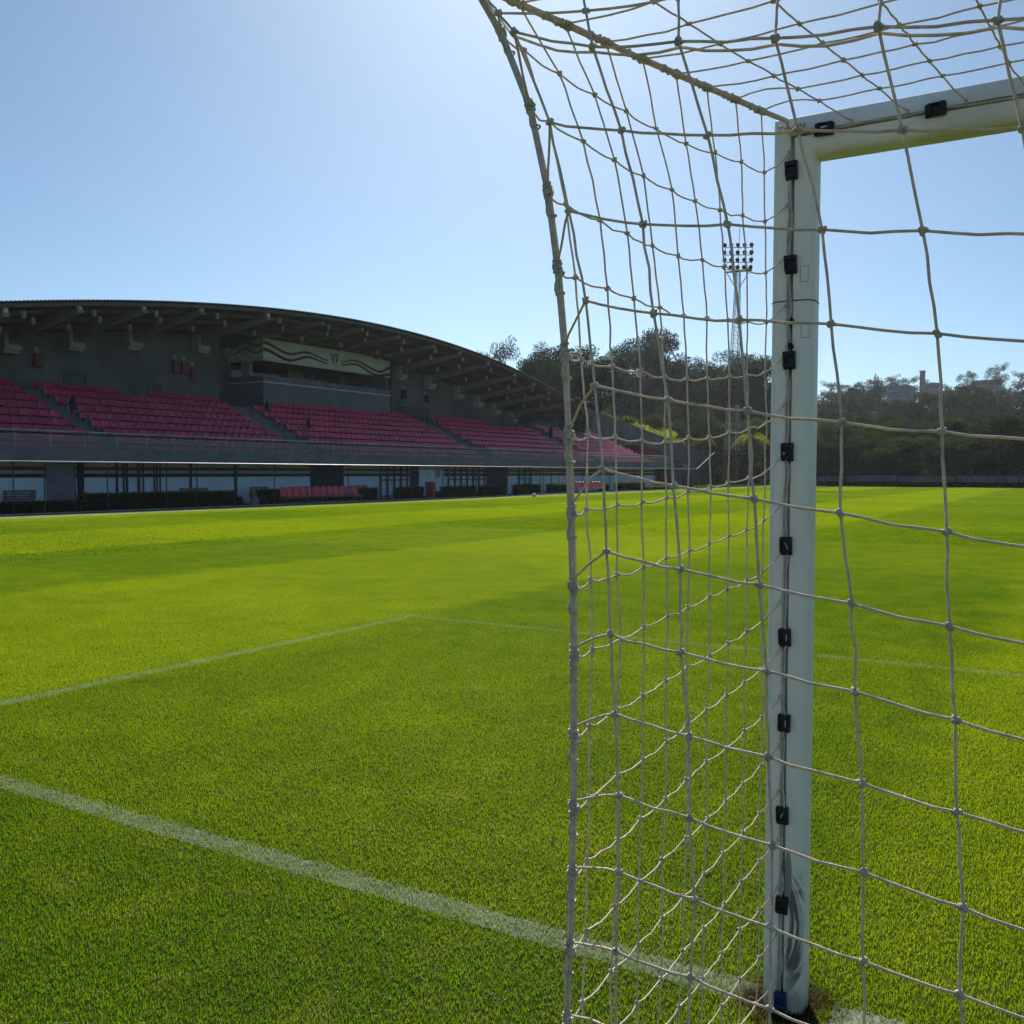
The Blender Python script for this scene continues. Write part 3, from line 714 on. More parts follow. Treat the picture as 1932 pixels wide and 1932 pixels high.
# ground floor: wall with stripes, openings and doors (y positions read on the wall plane)
def wy(px): return onX((px, 1900), XG).y
b = MB(); b.b2((XG-.3, Y0, -.05), (XG, YE, 1.30)); sb_('lower_wall', M['white'], b)
b = MB(); b.b2((XG-.3, Y0, 1.302), (XG-.002, YE, ZS-.002)); sb_('upper_wall', M['beige'], b)
b = MB(); b.b2((XG, Y0, 1.31), (XG+.006, YE, 1.455)); sb_('black_stripe', M['sblack'], b)
b = MB(); b.b2((XG, Y0, 1.60), (XG+.006, YE, 1.75)); sb_('red_stripe', M['sred'], b)
def opening(p0, p1, z0=0.0, z1=1.97, m='dark', name='doorway'):
    q = MB(); q.b2((XG+.008, wy(p0), z0), (XG+.05, wy(p1), z1)); return sb_(name, M[m], q)
opening(308, 333); opening(1240, 1372); opening(1640, 1672); opening(1946, 2028); opening(2620, 2690, 0, 1.9, 'sred', 'red_door'); opening(2735, 2770, 0, 1.8, 'sred', 'red_door')
opening(184, 300, 0, 1.97, 'ledge', 'side_door')
def frame(p0, p1, n, name='glazed_door', z1=1.93):
    a, c = wy(p0), wy(p1); q = MB()
    for k in range(n+1):
        y = a+(c-a)*k/n; q.b2((XG+.056, y-.05, .05), (XG+.13, y+.05, z1))
    for z in (.10, 1.05, 1.30, z1-.06): q.b2((XG+.06, a+.052, z), (XG+.12, c-.052, z+.06))
    return sb_(name, M['teal'], q)

for a_, c_2 in ((462, 470), (490, 496), (502, 510), (548, 558), (569, 574), (613, 617), (624, 628), (637, 641), (756, 765), (936, 946)): opening(a_, c_2, 0, 1.97, 'teal', 'column')
frame(1518, 1625, 4); frame(1790, 1935, 6); frame(2072, 2120, 2)
# crest board by the tunnel
def crest(name, x, yc, zc, hgt, par, thick=.02, nx=1):
    """shield: wide flat top, sides tapering to a point; black band with letters, red and black wedges, white centre"""
    wd = hgt*.86
    def plate(pts, m, off, nm):
        q = MB(); q.prism([(yc+p[0]*wd, zc+p[1]*hgt) for p in pts], x+off, x+off+thick*.3, 0); return q
    sh = [(-.5, .5), (.5, .5), (.5, .05), (0, -.5), (-.5, .05)]
    root = plate([(p[0]*1.08, p[1]*1.06) for p in sh], None, 0, name).build(name, M['sblack'], par, recalc=True)
    plate(sh, None, .008, 'field').build('shield_field', M['sign'], root, recalc=True)
    plate([(-.47, .47), (.47, .47), (.47, .24), (-.47, .24)], None, .016, 'band').build('shield_band', M['sblack'], root, recalc=True)
    plate([(-.44, .18), (-.12, .18), (-.12, -.30), (-.44, .06)], None, .016, 'w').build('red_wedge', M['sred'], root, recalc=True)
    plate([(.12, .18), (.44, .18), (.44, .06), (.12, -.30)], None, .016, 'w').build('black_wedge', M['sblack'], root, recalc=True)
    # letters on the band, built as strokes
    q = MB(); lw = wd*.17; lh = hgt*.15; st = lw*.22
    segs = {'S': [((0, 1), (1, 1)), ((0, 1), (0, .5)), ((0, .5), (1, .5)), ((1, .5), (1, 0)), ((1, 0), (0, 0))], 'P': [((0, 0), (0, 1)), ((0, 1), (1, 1)), ((1, 1), (1, .5)), ((1, .5), (0, .5))], 'F': [((0, 0), (0, 1)), ((0, 1), (1, 1)), ((0, .5), (.8, .5))], 'C': [((1, 1), (0, 1)), ((0, 1), (0, 0)), ((0, 0), (1, 0))]}
    for k, ch in enumerate('SPFC'):
        oy = yc-wd*.41+k*wd*.215; oz = zc+hgt*.355-lh/2
        for (a0, a1), (b0, b1) in segs[ch]:
            q.b2((x+.0235, oy+min(a0, b0)*lw*.8-st/2, oz+min(a1, b1)*lh-st/2), (x+.0265, oy+max(a0, b0)*lw*.8+st/2, oz+max(a1, b1)*lh+st/2))
    q.build('letters', M['sign'], root)
    return root
y0, y1 = wy(1674), wy(1771)
b = MB(); b.b2((XG+.008, y0, .05), (XG+.09, y0+(y1-y0)*.33, 1.72)); b.b2((XG+.008, y0+(y1-y0)*.36, .05), (XG+.09, y1, 1.72)); board = sb_('crest_board', M['white'], b)
crest('crest', XG+.093, wy(1745), 1.36, .62, board)
# press box
XB = -42.25
pc = {k: onX(q, XB) for k, q in dict(tl=(1052, 1353), bl=(1052, 1440), tr=(1560, 1435), br=(1560, 1511), l1=(1055, 1500), l2=(1055, 1522), r1=(1563, 1563), r2=(1563, 1582), f1=(1055, 1610), f2=(1563, 1630)).items()}
ya, yb = pc['tl'].y, pc['tr'].y
zt1 = (pc['tl'].z+pc['tr'].z)/2; zt0 = (pc['bl'].z+pc['br'].z)/2; zl1 = (pc['l1'].z+pc['r1'].z)/2; zl0 = (pc['l2'].z+pc['r2'].z)/2; zfl = zdeck(8)+.002
pb = MB(); pb.b2((XB-.2, ya, zfl), (XB, yb, zl0)); pb.b2((XC+.003, ya, zfl), (XB-.203, ya+.2, zl0)); pb.b2((XC+.003, yb-.2, zfl), (XB-.203, yb, zt1))
pbo = sb_('press_box', M['boxw'], pb)
q = MB(); q.b2((XB-.25, ya-.02, zl0+.003), (XB+.04, yb+.02, zl1)); q.b2((XC+.003, ya-.02, zl0+.003), (XB-.253, ya+.2, zl1)); q.build('ledge', M['ledge'], pbo)
q = MB(); q.b2((XB+.002, ya-.03, zl0-.09), (XB+.06, yb+.02, zl0-.003)); q.b2((XC+.003, ya-.05, zl0-.09), (XB+.06, ya-.033, zl0-.003)); q.build('white_rail', M['strut'], pbo)
q = MB(); q.b2((XB-.15, ya, zt0), (XB, yb, zt1)); q.b2((XC+.003, ya, zt0), (XB-.153, ya+.15, zt1)); sg = q.build('sign_panel', M['sign'], pbo)
q = MB(); q.b2((XC+.005, ya+.25, zl0), (XC+.06, yb-.25, zt1)); q.b2((XB-.45, ya+.16, zt0+.3), (XB-.16, yb-.05, zt0+.33)); q.build('back_glass', M['glass'], pbo)
for f0, f1 in ((.42, .53), (.60, .62), (.84, .90)):
    q = MB(); q.b2((XC+.065, ya+(yb-ya)*f0, zl1-.2), (XC+.12, ya+(yb-ya)*f1, zt0+.1)); q.build('inner_panel', M['beige'], pbo)
q = MB(); q.b2((onY((965, 1450), ya).x, ya-.015, zl1), (onY((1002, 1450), ya).x, ya+.16, zt0)); q.build('pillar', M['beige'], pbo)
for k in range(6):
    y = ya+(yb-ya)*(.655+.038*k) if k else ya+(yb-ya)*.2
    q = MB(); q.bbox((XB-.75, y, zl1+.12), (.10, .34, .5), .04); q.bbox((XB-.55, y, zl1-.18), (.42, .36, .08), .03); q.build('office_chair', M['sblack'], pbo)
# waves on the sign, in two strokes left and right of the crest, and on its side face
def wave(y_a, y_b, z_of, hw, m, name, x=None):
    q = MB(); N_ = 40; v = []
    for k in range(N_+1):
        t = k/N_; y = y_a+(y_b-y_a)*t; z = z_of(t); h_ = hw(t)
        v += [(XB+.004, y, z-h_), (XB+.004, y, z+h_), (XB+.010, y, z-h_), (XB+.010, y, z+h_)]
    f = []
    for k in range(N_):
        a = 4*k; f += [(a+2, a+6, a+7, a+3), (a, a+1, a+5, a+4), (a+1, a+3, a+7, a+5), (a, a+4, a+6, a+2)]
    q.add(v, f); return q.build(name, m, sg)
H = zt1-zt0; L_ = yb-ya
def wv(pts):
    def fn(t):
        xs0 = [p[0] for p in pts]; zs0 = [p[1] for p in pts]
        k = min(max(np.searchsorted(xs0, t)-1, 0), len(pts)-2); u = (t-xs0[k])/(xs0[k+1]-xs0[k]); u = u*u*(3-2*u); return zt0+H*(zs0[k]+(zs0[k+1]-zs0[k])*u)
    return fn
up_l = wv([(0, .82), (.38, .46), (.66, .66), (1, .42)]); lo_l = wv([(0, .50), (.38, .16), (.68, .44), (1, .28)])
up_r = wv([(0, .46), (.25, .62), (.78, .24), (1, .50)]); lo_r = wv([(0, .30), (.25, .44), (.75, .02), (1, .16)])
wave(ya+.02, ya+L_*.47, up_l, lambda t: H*(.080-.050*t), M['sred'], 'red_wave'); wave(ya+.02, ya+L_*.47, lo_l, lambda t: H*(.080-.048*t), M['sblack'], 'black_wave')
wave(ya+L_*.575, yb-.01, up_r, lambda t: H*(.030+.052*t), M['sred'], 'red_wave'); wave(ya+L_*.575, yb-.01, lo_r, lambda t: H*(.030+.048*t), M['sblack'], 'black_wave')
crest('crest', XB+.004, ya+L_*.522, zt0+H*.48, H*.62, sg)
for nm, m, zz in (('red_wave', 'sred', .78), ('black_wave', 'sblack', .46)):
    q = MB(); N_ = 24; v = []
    for k in range(N_+1):
        t = k/N_; x = XB-(XB-XC-.1)*t; z = zt0+H*(zz-.10*math.sin(t*9)); v += [(x, ya-.010, z-.06), (x, ya-.010, z+.06), (x, ya-.003, z-.06), (x, ya-.003, z+.06)]
    q.add(v, [(4*k, 4*k+1, 4*k+5, 4*k+4) for k in range(N_)]+[(4*k+1, 4*k+3, 4*k+7, 4*k+5) for k in range(N_)]+[(4*k+2, 4*k, 4*k+4, 4*k+6) for k in range(N_)]); q.build(nm, M[m], sg)
# small things on the back wall
def onwall(name, px, py0, py1, px1, m, label, cat, depth=.22, group=None):
    a = onX((px, py0), XW); c = onX((px1, py1), XW)
    t = empty(name, (XW, (a.y+c.y)/2, c.z), 0, label, cat, group); wd = max(c.y-a.y, .35); hh = a.z-c.z
    q = MB(); q.bbox((depth/2+.003, 0, hh/2), (depth, wd, hh), .02); q.build('cabinet_body', M[m], t)
    q = MB(); q.bbox((depth+.012, 0, hh/2), (.018, wd*.86, hh*.88), .004); d = q.build('cabinet_door', M[m], t)
    q = MB(); q.bbox((depth+.03, wd*.3, hh*.5), (.02, .04, .12), .004); q.build('handle', M['steel'], d)
    q = MB(); q.bbox((.02, 0, hh+.20), (.03, wd*.5, .20), .004); q.build('sign_plate', M['brk'], t)
    return t
gq = 'cabinets on the stand wall'
onwall('fire_cabinet', 128, 1412, 1472, 165, 'box_red', 'red fire cabinet alone on the wall above the nearest stairway', 'cabinet', group=gq)
onwall('fire_cabinet', 686, 1441, 1494, 712, 'box_red', 'left of the paired red fire cabinets on the wall beside the press box', 'cabinet', group=gq)
onwall('fire_cabinet', 720, 1446, 1498, 748, 'box_red', 'right of the paired red fire cabinets on the wall beside the press box', 'cabinet', group=gq)
onwall('fire_cabinet', 757, 1470, 1528, 782, 'box_red', 'lowest red cabinet just above the top seats beside the press box', 'cabinet', group=gq)
onwall('wall_cabinet', 1604, 1558, 1596, 1618, 'sblack', 'dark cabinet on the wall just right of the press box', 'cabinet', group=gq)
onwall('wall_cabinet', 1694, 1582, 1612, 1706, 'sblack', 'dark cabinet on the wall above the third stairway', 'cabinet', group=gq)
def plate(px, py, wpx, hpx, X, label):
    a = onX((px-wpx/2, py-hpx/2), X); c = onX((px+wpx/2, py+hpx/2), X)
    t = empty('wall_sign', (X, (a.y+c.y)/2, c.z), 0, label, 'sign'); wd, hh = c.y-a.y, a.z-c.z
    q = MB(); q.bbox((.02, 0, hh/2), (.03, wd, hh), .004); q.build('sign_board', M['white'], t)
    q = MB(); q.b2((.036, -wd*.36, hh*.58), (.040, wd*.36, hh*.70)); q.b2((.036, -wd*.3, hh*.30), (.040, wd*.3, hh*.42)); q.build('printed_lines', M['sblack'], t)
plate(2063, 1645, 28, 15, XW, 'small white notice on the stand wall above the farthest seats')
plate(2745, 1864, 24, 11, XW, 'small white notice low on the sloping end wall')

# ------------------------------------------------------------------ seats
def seat_mesh():
    b = MB(); n = 9; prof = []
    # side profile: pan then back, thick shell, swept across with a dished middle
    pts = [(.30, .02), (.29, .05), (.16, .035), (.03, .045), (-.02, .11), (-.06, .20), (-.09, .30), (-.10, .335), (-.12, .335), (-.115, .30), (-.085, .20), (-.05, .08), (-.02, .012), (.14, .0), (.28, .015)]
    ys = np.linspace(-.215, .215, n); v = []
    for y in ys:
        e = abs(y)/.215
        for (x, z) in pts:
            zz = z+.018*e**2*(1 if z < .1 else 0)-(.05*e**4 if z > .28 else 0); xx = x+.03*e**2*(1 if z > .1 else 0)-(.05*e**4 if x > .2 else 0)
            v.append((xx, y, zz))
    m = len(pts); f = [tuple(range(m))[::-1], tuple((n-1)*m+k for k in range(m))]
    for i in range(n-1): f += [(i*m+k, i*m+(k+1) % m, (i+1)*m+(k+1) % m, (i+1)*m+k) for k in range(m)]
    b.add(v, f)
    b.b2((.04, -.05, -.165), (.10, .05, .004)); b.b2((-.02, -.05, -.165), (.16, .05, -.155))
    return b
sm0 = seat_mesh(); sproto = sm0.build('stadium_seat', M['seat'], smooth=True, recalc=True); autosmooth(sproto, 45)
SV = np.array([v.co for v in sproto.data.vertices]); SF = [tuple(p.vertices) for p in sproto.data.polygons]
cand = []
bounds = [Y0+8]+[q for y, wd in STAIR for q in (y, y+wd)]+[YE-1.2]
blocks = [(bounds[2*k], bounds[2*k+1]) for k in range(len(bounds)//2)]
ordn = ['lowest', 'second', 'third', 'fourth', 'fifth', 'sixth', 'seventh', 'eighth', 'top']
bname = ['left of the nearest stairway', 'between the nearest and second stairways', 'between the second and third stairways', 'between the third and fourth stairways', 'past the fourth stairway']
gap8 = (onX((470, 1530), ROWX[8]).y, onX((600, 1535), ROWX[8]).y)
for r in range(9):
    for bi, (a, c) in enumerate(blocks):
        nn = int((c-a-.1)/.47)
        for k in range(nn):
            y = a+.3+k*.47
            if y > c-.2: continue
            if r == 8 and gap8[0] < y < gap8[1]: continue
            if r == 8 and YC0-.5 < y < ya+.2: continue
            if r == 8 and y > 55 and y % 13 < 5: continue
            P = Vector((ROWX[r]-.02, y, zdeck(r)+.165)); q = proj(P+Vector((0, 0, .2)))
            vis = q and -20 < q[0] < 2260
            cand.append((q[2] if vis else 1e4+y, r, bi, P))
cand.sort(key=lambda t: t[0])
# seats hidden by the low guard panel show less: same ranking by nearness
rest = MB(); used = False
for k, (d, r, bi, P) in enumerate(cand):
    rz = random.uniform(-.03, .03)
    if k < 300:
        o = sproto if not used else sproto.copy()
        if used: COL.objects.link(o)
        used = True; o.location = P; o.rotation_euler = (0, random.uniform(-.02, .02), rz)
        tag(o, 'red plastic seat in the %s row %s' % (ordn[r], bname[bi]), 'seat', 'red seats in the grandstand')
    else:
        m3 = np.array(Matrix.Rotation(rz, 3, 'Z')); rest.add(SV @ m3.T+np.array(P), SF)
tag(rest.build('stadium_seats', M['seat'], smooth=True), kind='stuff')

# railings on the stairs
def rail(pts, r, m, label, cat='railing', group=None, name='stair_rail', posts=()):
    b = MB(); b.tube(pts, r, 6)
    for p in posts: b.tube([p[0], p[1]], r*.9, 6)
    o = b.build(name, m); o.location = (0, 0, 0); return tag(o, label, cat, group)
pos = ['nearest', 'second', 'third', 'fourth']
for si, (y, wd) in enumerate(STAIR):
    for r in range(1, 8):
        x = ROWX[r]+.25; z = zdeck(r-1); yc = y+wd-.12
        b = MB(); t = np.linspace(0, PI, 9); P = [(x, yc, z)]+[(x-.22+.22*math.cos(a), yc, z+.72+.18*math.sin(a)) for a in t]+[(x-.44, yc, z+.1)]
        b.tube(P, .022, 7)
        tag(b.build('stair_rail', M['steel'], smooth=True), 'looped steel handrail on the %s stairway' % pos[si], 'railing', 'stair rails')
for (p0, p1), nm in zip([((255, 1530), (340, 1545)), ((590, 1530), (640, 1535)), ((880, 1565), (1050, 1600)), ((1600, 1610), (1710, 1640)), ((1870, 1640), (1920, 1660)), ((2010, 1662), (2180, 1700))],
        ['at the head of the nearest stairway', 'behind the gap in the top row of seats', 'at the left end of the press box', 'at the right end of the press box', 'behind the seats right of the press box', 'under the small white notice']):
    ya_, yb_ = onX(p0, ROWX[8]-.5).y, onX(p1, ROWX[8]-.5).y; z = zdeck(8); b = MB(); x = ROWX[8]-.5
    b.tube([(x, ya_, z), (x, ya_, z+1.0), (x, yb_, z+1.0), (x, yb_, z)], .025, 7); b.tube([(x, ya_, z+.55), (x, yb_, z+.55)], .016, 6)
    k = ya_+.15
    while k < yb_-.05: b.tube([(x, k, z), (x, k, z+1.0)], .012, 5); k += .16
    tag(b.build('landing_rail', M['raild'], smooth=True), 'dark barred railing '+nm, 'railing', 'landing rails')
# black covers draped over the rails
def drape(px, top, bot, X, label):
    a = onX((px, top), X); c = onX((px, bot), X); hgt = a.z-c.z
    b = MB(); n = 12; rings = [(0, .02), (.10, .10), (.28, .20), (.5, .25), (.72, .24), (.88, .22), (1, .16)]; v = []
    for t, rr in rings:
        for k in range(n):
            an = 2*PI*k/n; q = rr*(1+.16*math.sin(3*an+t*5))*hgt*.95; v.append((a.x+q*.6*math.cos(an)-.03*t, a.y+q*.95*math.sin(an), a.z-hgt*t*(1-(.12 if k % 3 == 0 and t == 1 else 0))))
    f = [(i*n+k, i*n+(k+1) % n, (i+1)*n+(k+1) % n, (i+1)*n+k) for i in range(len(rings)-1) for k in range(n)]; f += [tuple(range(n)), tuple((len(rings)-1)*n+k for k in range(n))[::-1]]
    b.add(v, f); tag(b.build('draped_cover', M['bag'], smooth=True, recalc=True), label, 'cover', 'black covers on the stair rails')
drape(294, 1576, 1642, ROWX[5]+.1, 'black pointed cover on the rail of the nearest stairway')
drape(1070, 1603, 1652, ROWX[7]+.1, 'black cover high on the second stairway below the press box corner')
drape(1236, 1668, 1712, ROWX[4]+.1, 'black cover halfway down the second stairway')
drape(1750, 1668, 1708, ROWX[5]+.1, 'black cover on the rail of the third stairway')
drape(1936, 1772, 1798, ROWX[1]+.1, 'black cover at the foot of the third stairway')
drape(2205, 1700, 1752, ROWX[6]+.1, 'black cover on the farthest stairway, right of the small notice')

# ------------------------------------------------------------------ fence along the touchline side and the far end
XF = -31.0
def fy(px): return onX((px, 1950), XF).y
b = MB(); b.tube([(XF, 6, 1.9), (XF, fy(2787), 1.9)], .026, 8); b.tube([(XF, 6, .06), (XF, fy(2787), .06)], .025, 6)
fe = empty('side_fence', (XF, 6, 0), 0, 'low fence of thin posts with a pale top rail in front of the grandstand', 'fence')
o = b.build('top_rail', M['steel'], fe); o.location = (-XF, -6, 0)
for px in (-120, -40, 53, 178, 300, 430, 553, 666, 788, 940, 1098, 1247, 1393, 1520, 1640, 1771, 1795, 1905, 1985, 2113, 2160, 2173, 2205, 2235, 2330, 2440, 2540, 2615, 2672, 2730, 2787):
    y = fy(px); q = MB(); q.tube([(XF, y, 0), (XF, y, 1.9)], .026, 6); p = q.build('post', M['teal'], fe); p.location = (-XF, -6, 0)
yc_ = fy(2787); y2 = 112.0
q = MB(); q.tube([(XF, yc_, 1.9), (XF, yc_+5.0, 3.55)], .04, 8); p = q.build('brace', M['steel'], fe); p.location = (-XF, -6, 0)
ff = empty('end_fence', (XF, y2, 0), 0, 'tall wire fence with thin posts behind the far end of the pitch', 'fence')
q = MB(); q.tube([(XF, yc_+5, 3.55), (XF, y2, 3.7)], .03, 6); q.tube([(XF, y2, 3.7), (45, y2, 3.7)], .03, 6); q.tube([(XF, y2, 1.9), (45, y2, 1.9)], .012, 5); q.tube([(XF, y2, 2.8), (45, y2, 2.8)], .012, 5); p = q.build('top_rail', M['raild'], ff); p.location = (-XF, -y2, 0)
for k in range(26):
    q = MB(); x = XF+3*k; q.tube([(x, y2, 0), (x, y2, 3.7)], .035, 6); p = q.build('post', M['raild'], ff); p.location = (-XF, -y2, 0)
for y in np.arange(yc_+5, y2, 4): q = MB(); q.tube([(XF, y, 0), (XF, y, 3.62)], .03, 6); p = q.build('post', M['raild'], ff); p.location = (-XF, -y2, 0)
# far-end boards
bx = -27.0; k = 0
while bx < 42:
    L2 = random.uniform(4.2, 6.5); q = MB(); hh = random.uniform(1.08, 1.24); q.bbox((0, 0, hh/2+.05), (L2-.12, .10, hh), .02); q.b2((-L2/2+.3, .06, 0), (-L2/2+.4, .5, .9)); q.b2((L2/2-.4, .06, 0), (L2/2-.3, .5, .9))
    words = ['leftmost', 'second from the left', 'third from the left', 'fourth from the left', 'fifth from the left']
    o = q.build('barrier_board', M['barrier'], loc=(bx+L2/2, 114.2, 0))
    inside = proj((bx+L2/2, 114.2, .6)); 
    tag(o, ('grey board behind the far hedge, %s in the row' % words[k]) if k < 5 else 'grey board behind the far hedge, right of the goal post', 'board', 'boards at the far end'); bx += L2; k += 1

# ------------------------------------------------------------------ hedges
def hedge(x0, x1, y0, y1, hgt, label, mleaf='hedge', dens=420, cat='hedge', group='clipped hedges by the stand', sz=.07):
    t = empty('hedge', ((x0+x1)/2, (y0+y1)/2, 0), 0, label, cat, group); cx, cy_ = (x0+x1)/2, (y0+y1)/2; dx, dy = (x1-x0)/2, (y1-y0)/2
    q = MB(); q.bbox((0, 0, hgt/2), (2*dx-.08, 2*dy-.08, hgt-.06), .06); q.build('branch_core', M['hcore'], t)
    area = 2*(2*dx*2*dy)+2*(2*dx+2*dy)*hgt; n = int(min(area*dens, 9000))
    P = rng.uniform(-1, 1, (n, 3)); ax = rng.choice(3, n, p=[.3, .3, .4]); sgn = np.where(rng.random(n) < .5, -1, 1)
    P[np.arange(n), ax] = np.where(ax == 2, 1, sgn)
    bulge = 1+.03*np.sin(P[:, [1]]*7+P[:, [0]]*3)
    Q = np.stack([P[:, 0]*dx, P[:, 1]*dy, (P[:, 2]*.5+.5)*hgt], 1)*bulge+rng.normal(0, .025, (n, 3)); Q[:, 2] = np.clip(Q[:, 2], .02, None)
    q = MB(); q.leaves(Q, sz); q.build('foliage', M[mleaf], t); return t
def hpx(p0, p1, X, top, label, **k):
    a, c = onX((p0, 2000), X).y, onX((p1, 2000), X).y; z = onX(((p0+p1)/2, top), X).z; hedge(X-.7, X, a, c, z, label, **k)
HX = -31.75
hpx(-160, 352, HX, 2012, 'low loose hedge in front of the wooden bench at the left edge')
hpx(356, 943, HX, 1972, 'long clipped hedge, the longest one before the stand')
hpx(946, 978, HX-.2, 1990, 'small dark bush at the right end of the long hedge')
hpx(1068, 1122, HX, 1961, 'short clipped hedge left of the row of red dugout seats')
hpx(1128, 1420, HX-.7, 1962, 'clipped hedge behind the row of red dugout seats')
hpx(1428, 1514, HX-.2, 1954, 'short clipped hedge right of the row of red dugout seats')
hpx(1612, 1698, HX, 1950, 'clipped hedge left of the red wheelie bin')
hpx(1740, 1772, HX, 1968, 'small bush right of the red wheelie bin')
hpx(1796, 1908, HX, 1947, 'clipped hedge in front of the glazed doors right of the crest board')
hpx(1944, 2026, HX, 1944, 'clipped hedge in front of the dark doorway')
hpx(2082, 2166, HX, 1940, 'clipped hedge left of the gate posts')
hpx(2216, 2290, HX, 1937, 'clipped hedge left of the far dugout seats')
hpx(2420, 2440, HX, 1936, 'narrow bush at the right end of the far dugout seats')
hpx(2488, 2580, HX, 1930, 'sunlit clipped hedge under the far end of the stand')
hpx(2585, 2690, HX+.3, 1946, 'low sunlit hedge in front of the red doors')
hedge(-30.5, 42, 112.6, 113.5, .56, 'long low clipped hedge along the far end of the pitch', dens=60, sz=.16)

# ------------------------------------------------------------------ dugout benches
def dug(p0, p1, n, label, X=-31.35):
    ya_, yb_ = onX((p0, 1990), X).y, onX((p1, 1990), X).y; t = empty('dugout_bench', (X, (ya_+yb_)/2, 0), 0, label, 'bench', 'dugout seats'); stp = (yb_-ya_)/n
    for k in range(n):
        y = -(yb_-ya_)/2+stp*(k+.5); b = MB(); m = 9
        pts = [(.28, .36), (.26, .40), (.12, .37), (-.02, .40), (-.08, .55), (-.13, .78), (-.15, .86), (-.18, .86), (-.16, .76), (-.12, .55), (-.06, .36), (.12, .33)]
        ys = np.linspace(-stp*.46, stp*.46, m); v = []
        for yy_ in ys:
            e = abs(yy_)/(stp*.46)
            for (x, z) in pts: v.append((x+.05*e**2*(z > .5)-.04*e**4*(x > .2), y+yy_, z-.10*e**4*(z > .7)+.02*e*e*(z < .45)))
        q = len(pts); f = [tuple(range(q))[::-1], tuple((m-1)*q+i for i in range(q))]+[(i*q+j, i*q+(j+1) % q, (i+1)*q+(j+1) % q, (i+1)*q+j) for i in range(m-1) for j in range(q)]
        b.add(v, f); o = b.build('seat', M['seat2'], t, smooth=True, recalc=True); autosmooth(o, 50)
    u = max(n//3, 1)
    for k in range(u):
        a = -(yb_-ya_)/2+(yb_-ya_)*k/u+.12; c = a+(yb_-ya_)/u-.24; b = MB()
        for xx in (-.05, .2): b.tube([(xx, a, 0), (xx, a, .31), (xx, c, .31), (xx, c, 0)], .022, 6)
        b.tube([(.2, a, .12), (.2, c, .12)], .02, 6); b.build('frame', M['wood'], t)
dug(1124, 1438, 12, 'row of twelve red dugout seats standing before the dark doorway')
dug(2296, 2412, 9, 'farther row of red dugout seats seen through the net')
# wooden benches by the wall
def wbench(p0, p1, top, label, X=-34.0, seat=True):
    ya_, yb_ = onX((p0, 1980), X).y, onX((p1, 1980), X).y; zt = onX((p0, top), X).z; t = empty('wooden_bench', (X, (ya_+yb_)/2, 0), 0, label, 'bench', 'wooden benches'); L2 = yb_-ya_
    b = MB()
    for k in range(5): b.box((-.05-.012*k, 0, zt-.04-.085*k if False else zt-.05-.10*k), (.03, L2, .085))
    b.build('backrest', M['wood'], t)
    b = MB()
    for k in range(4): b.b2((.0+.11*k, -L2/2-.12, .36), (.095+.11*k, L2/2+.12, .40))
    b.build('seat', M['wood'], t)
    for yy_ in (-L2/2+.12, L2/2-.12):
        b = MB(); b.b2((-.12, yy_-.04, 0), (-.07, yy_+.04, zt-.03)); b.b2((.33, yy_-.04, 0), (.40, yy_+.04, .355)); b.b2((-.069, yy_-.035, .29), (.329, yy_+.035, .354)); b.build('leg', M['wood'], t)
wbench(16, 148, 1961, 'wooden slatted bench by the white wall at the left edge')
wbench(722, 834, 1952, 'wooden slatted bench showing over the long hedge')
wbench(1003, 1076, 1947, 'wooden slatted bench in the open gap right of the long hedge')
wbench(1174, 1238, 1946, 'wooden slatted bench behind the red dugout seats, left of the dark doorway')
wbench(1404, 1470, 1941, 'wooden slatted bench right of the dark doorway')
wbench(2096, 2126, 1930, 'small bench by the white wall left of the gate posts')
# wheelie bin
bp = onX((1722, 2000), -31.5); t = empty('wheelie_bin', (bp.x, bp.y, 0), .2, 'red wheelie bin standing at the right end of a hedge', 'bin')
b = MB(); b.add([(-.20, -.16, .06), (.20, -.16, .06), (.20, .16, .06), (-.20, .16, .06), (-.26, -.21, .92), (.26, -.21, .92), (.26, .21, .92), (-.26, .21, .92)], [(3, 2, 1, 0), (4, 5, 6, 7), (0, 1, 5, 4), (1, 2, 6, 5), (2, 3, 7, 6), (3, 0, 4, 7)]); b.build('bin_body', M['bin'], t)
b = MB(); b.bbox((.02, 0, .96), (.58, .48, .07), .02); b.build('lid', M['bin'], t)
for s in (-1, 1): b = MB(); b.tube([(-.21, s*.20, .10), (-.21, s*.16, .10)], .10, 14); b.build('wheel', M['rubber'], t)
# footballs by the touchline
def ball(px, label):
    p = onZ((px, 1989), 0); bm = bmesh.new(); bmesh.ops.create_icosphere(bm, subdivisions=3, radius=.11)
    me = bpy.data.meshes.new('football'); 
    phi = (1+5**.5)/2; ico = [Vector(q).normalized() for q in [(0, 1, phi), (0, -1, phi), (0, 1, -phi), (0, -1, -phi), (1, phi, 0), (-1, phi, 0), (1, -phi, 0), (-1, -phi, 0), (phi, 0, 1), (-phi, 0, 1), (phi, 0, -1), (-phi, 0, -1)]]
    for f in bm.faces: f.smooth = True; f.material_index = 1 if max(f.calc_center_median().normalized().dot(q) for q in ico) > .945 else 0
    bm.to_mesh(me); bm.free(); me.materials.append(M['ball']); me.materials.append(M['barrier'])
    o = bpy.data.objects.new('football', me); COL.objects.link(o); o.location = (-29.0, p.y, .12); tag(o, label, 'ball', 'footballs')
ball(2183, 'left of the two white footballs on the far touchline'); ball(2196, 'right of the two white footballs on the far touchline')
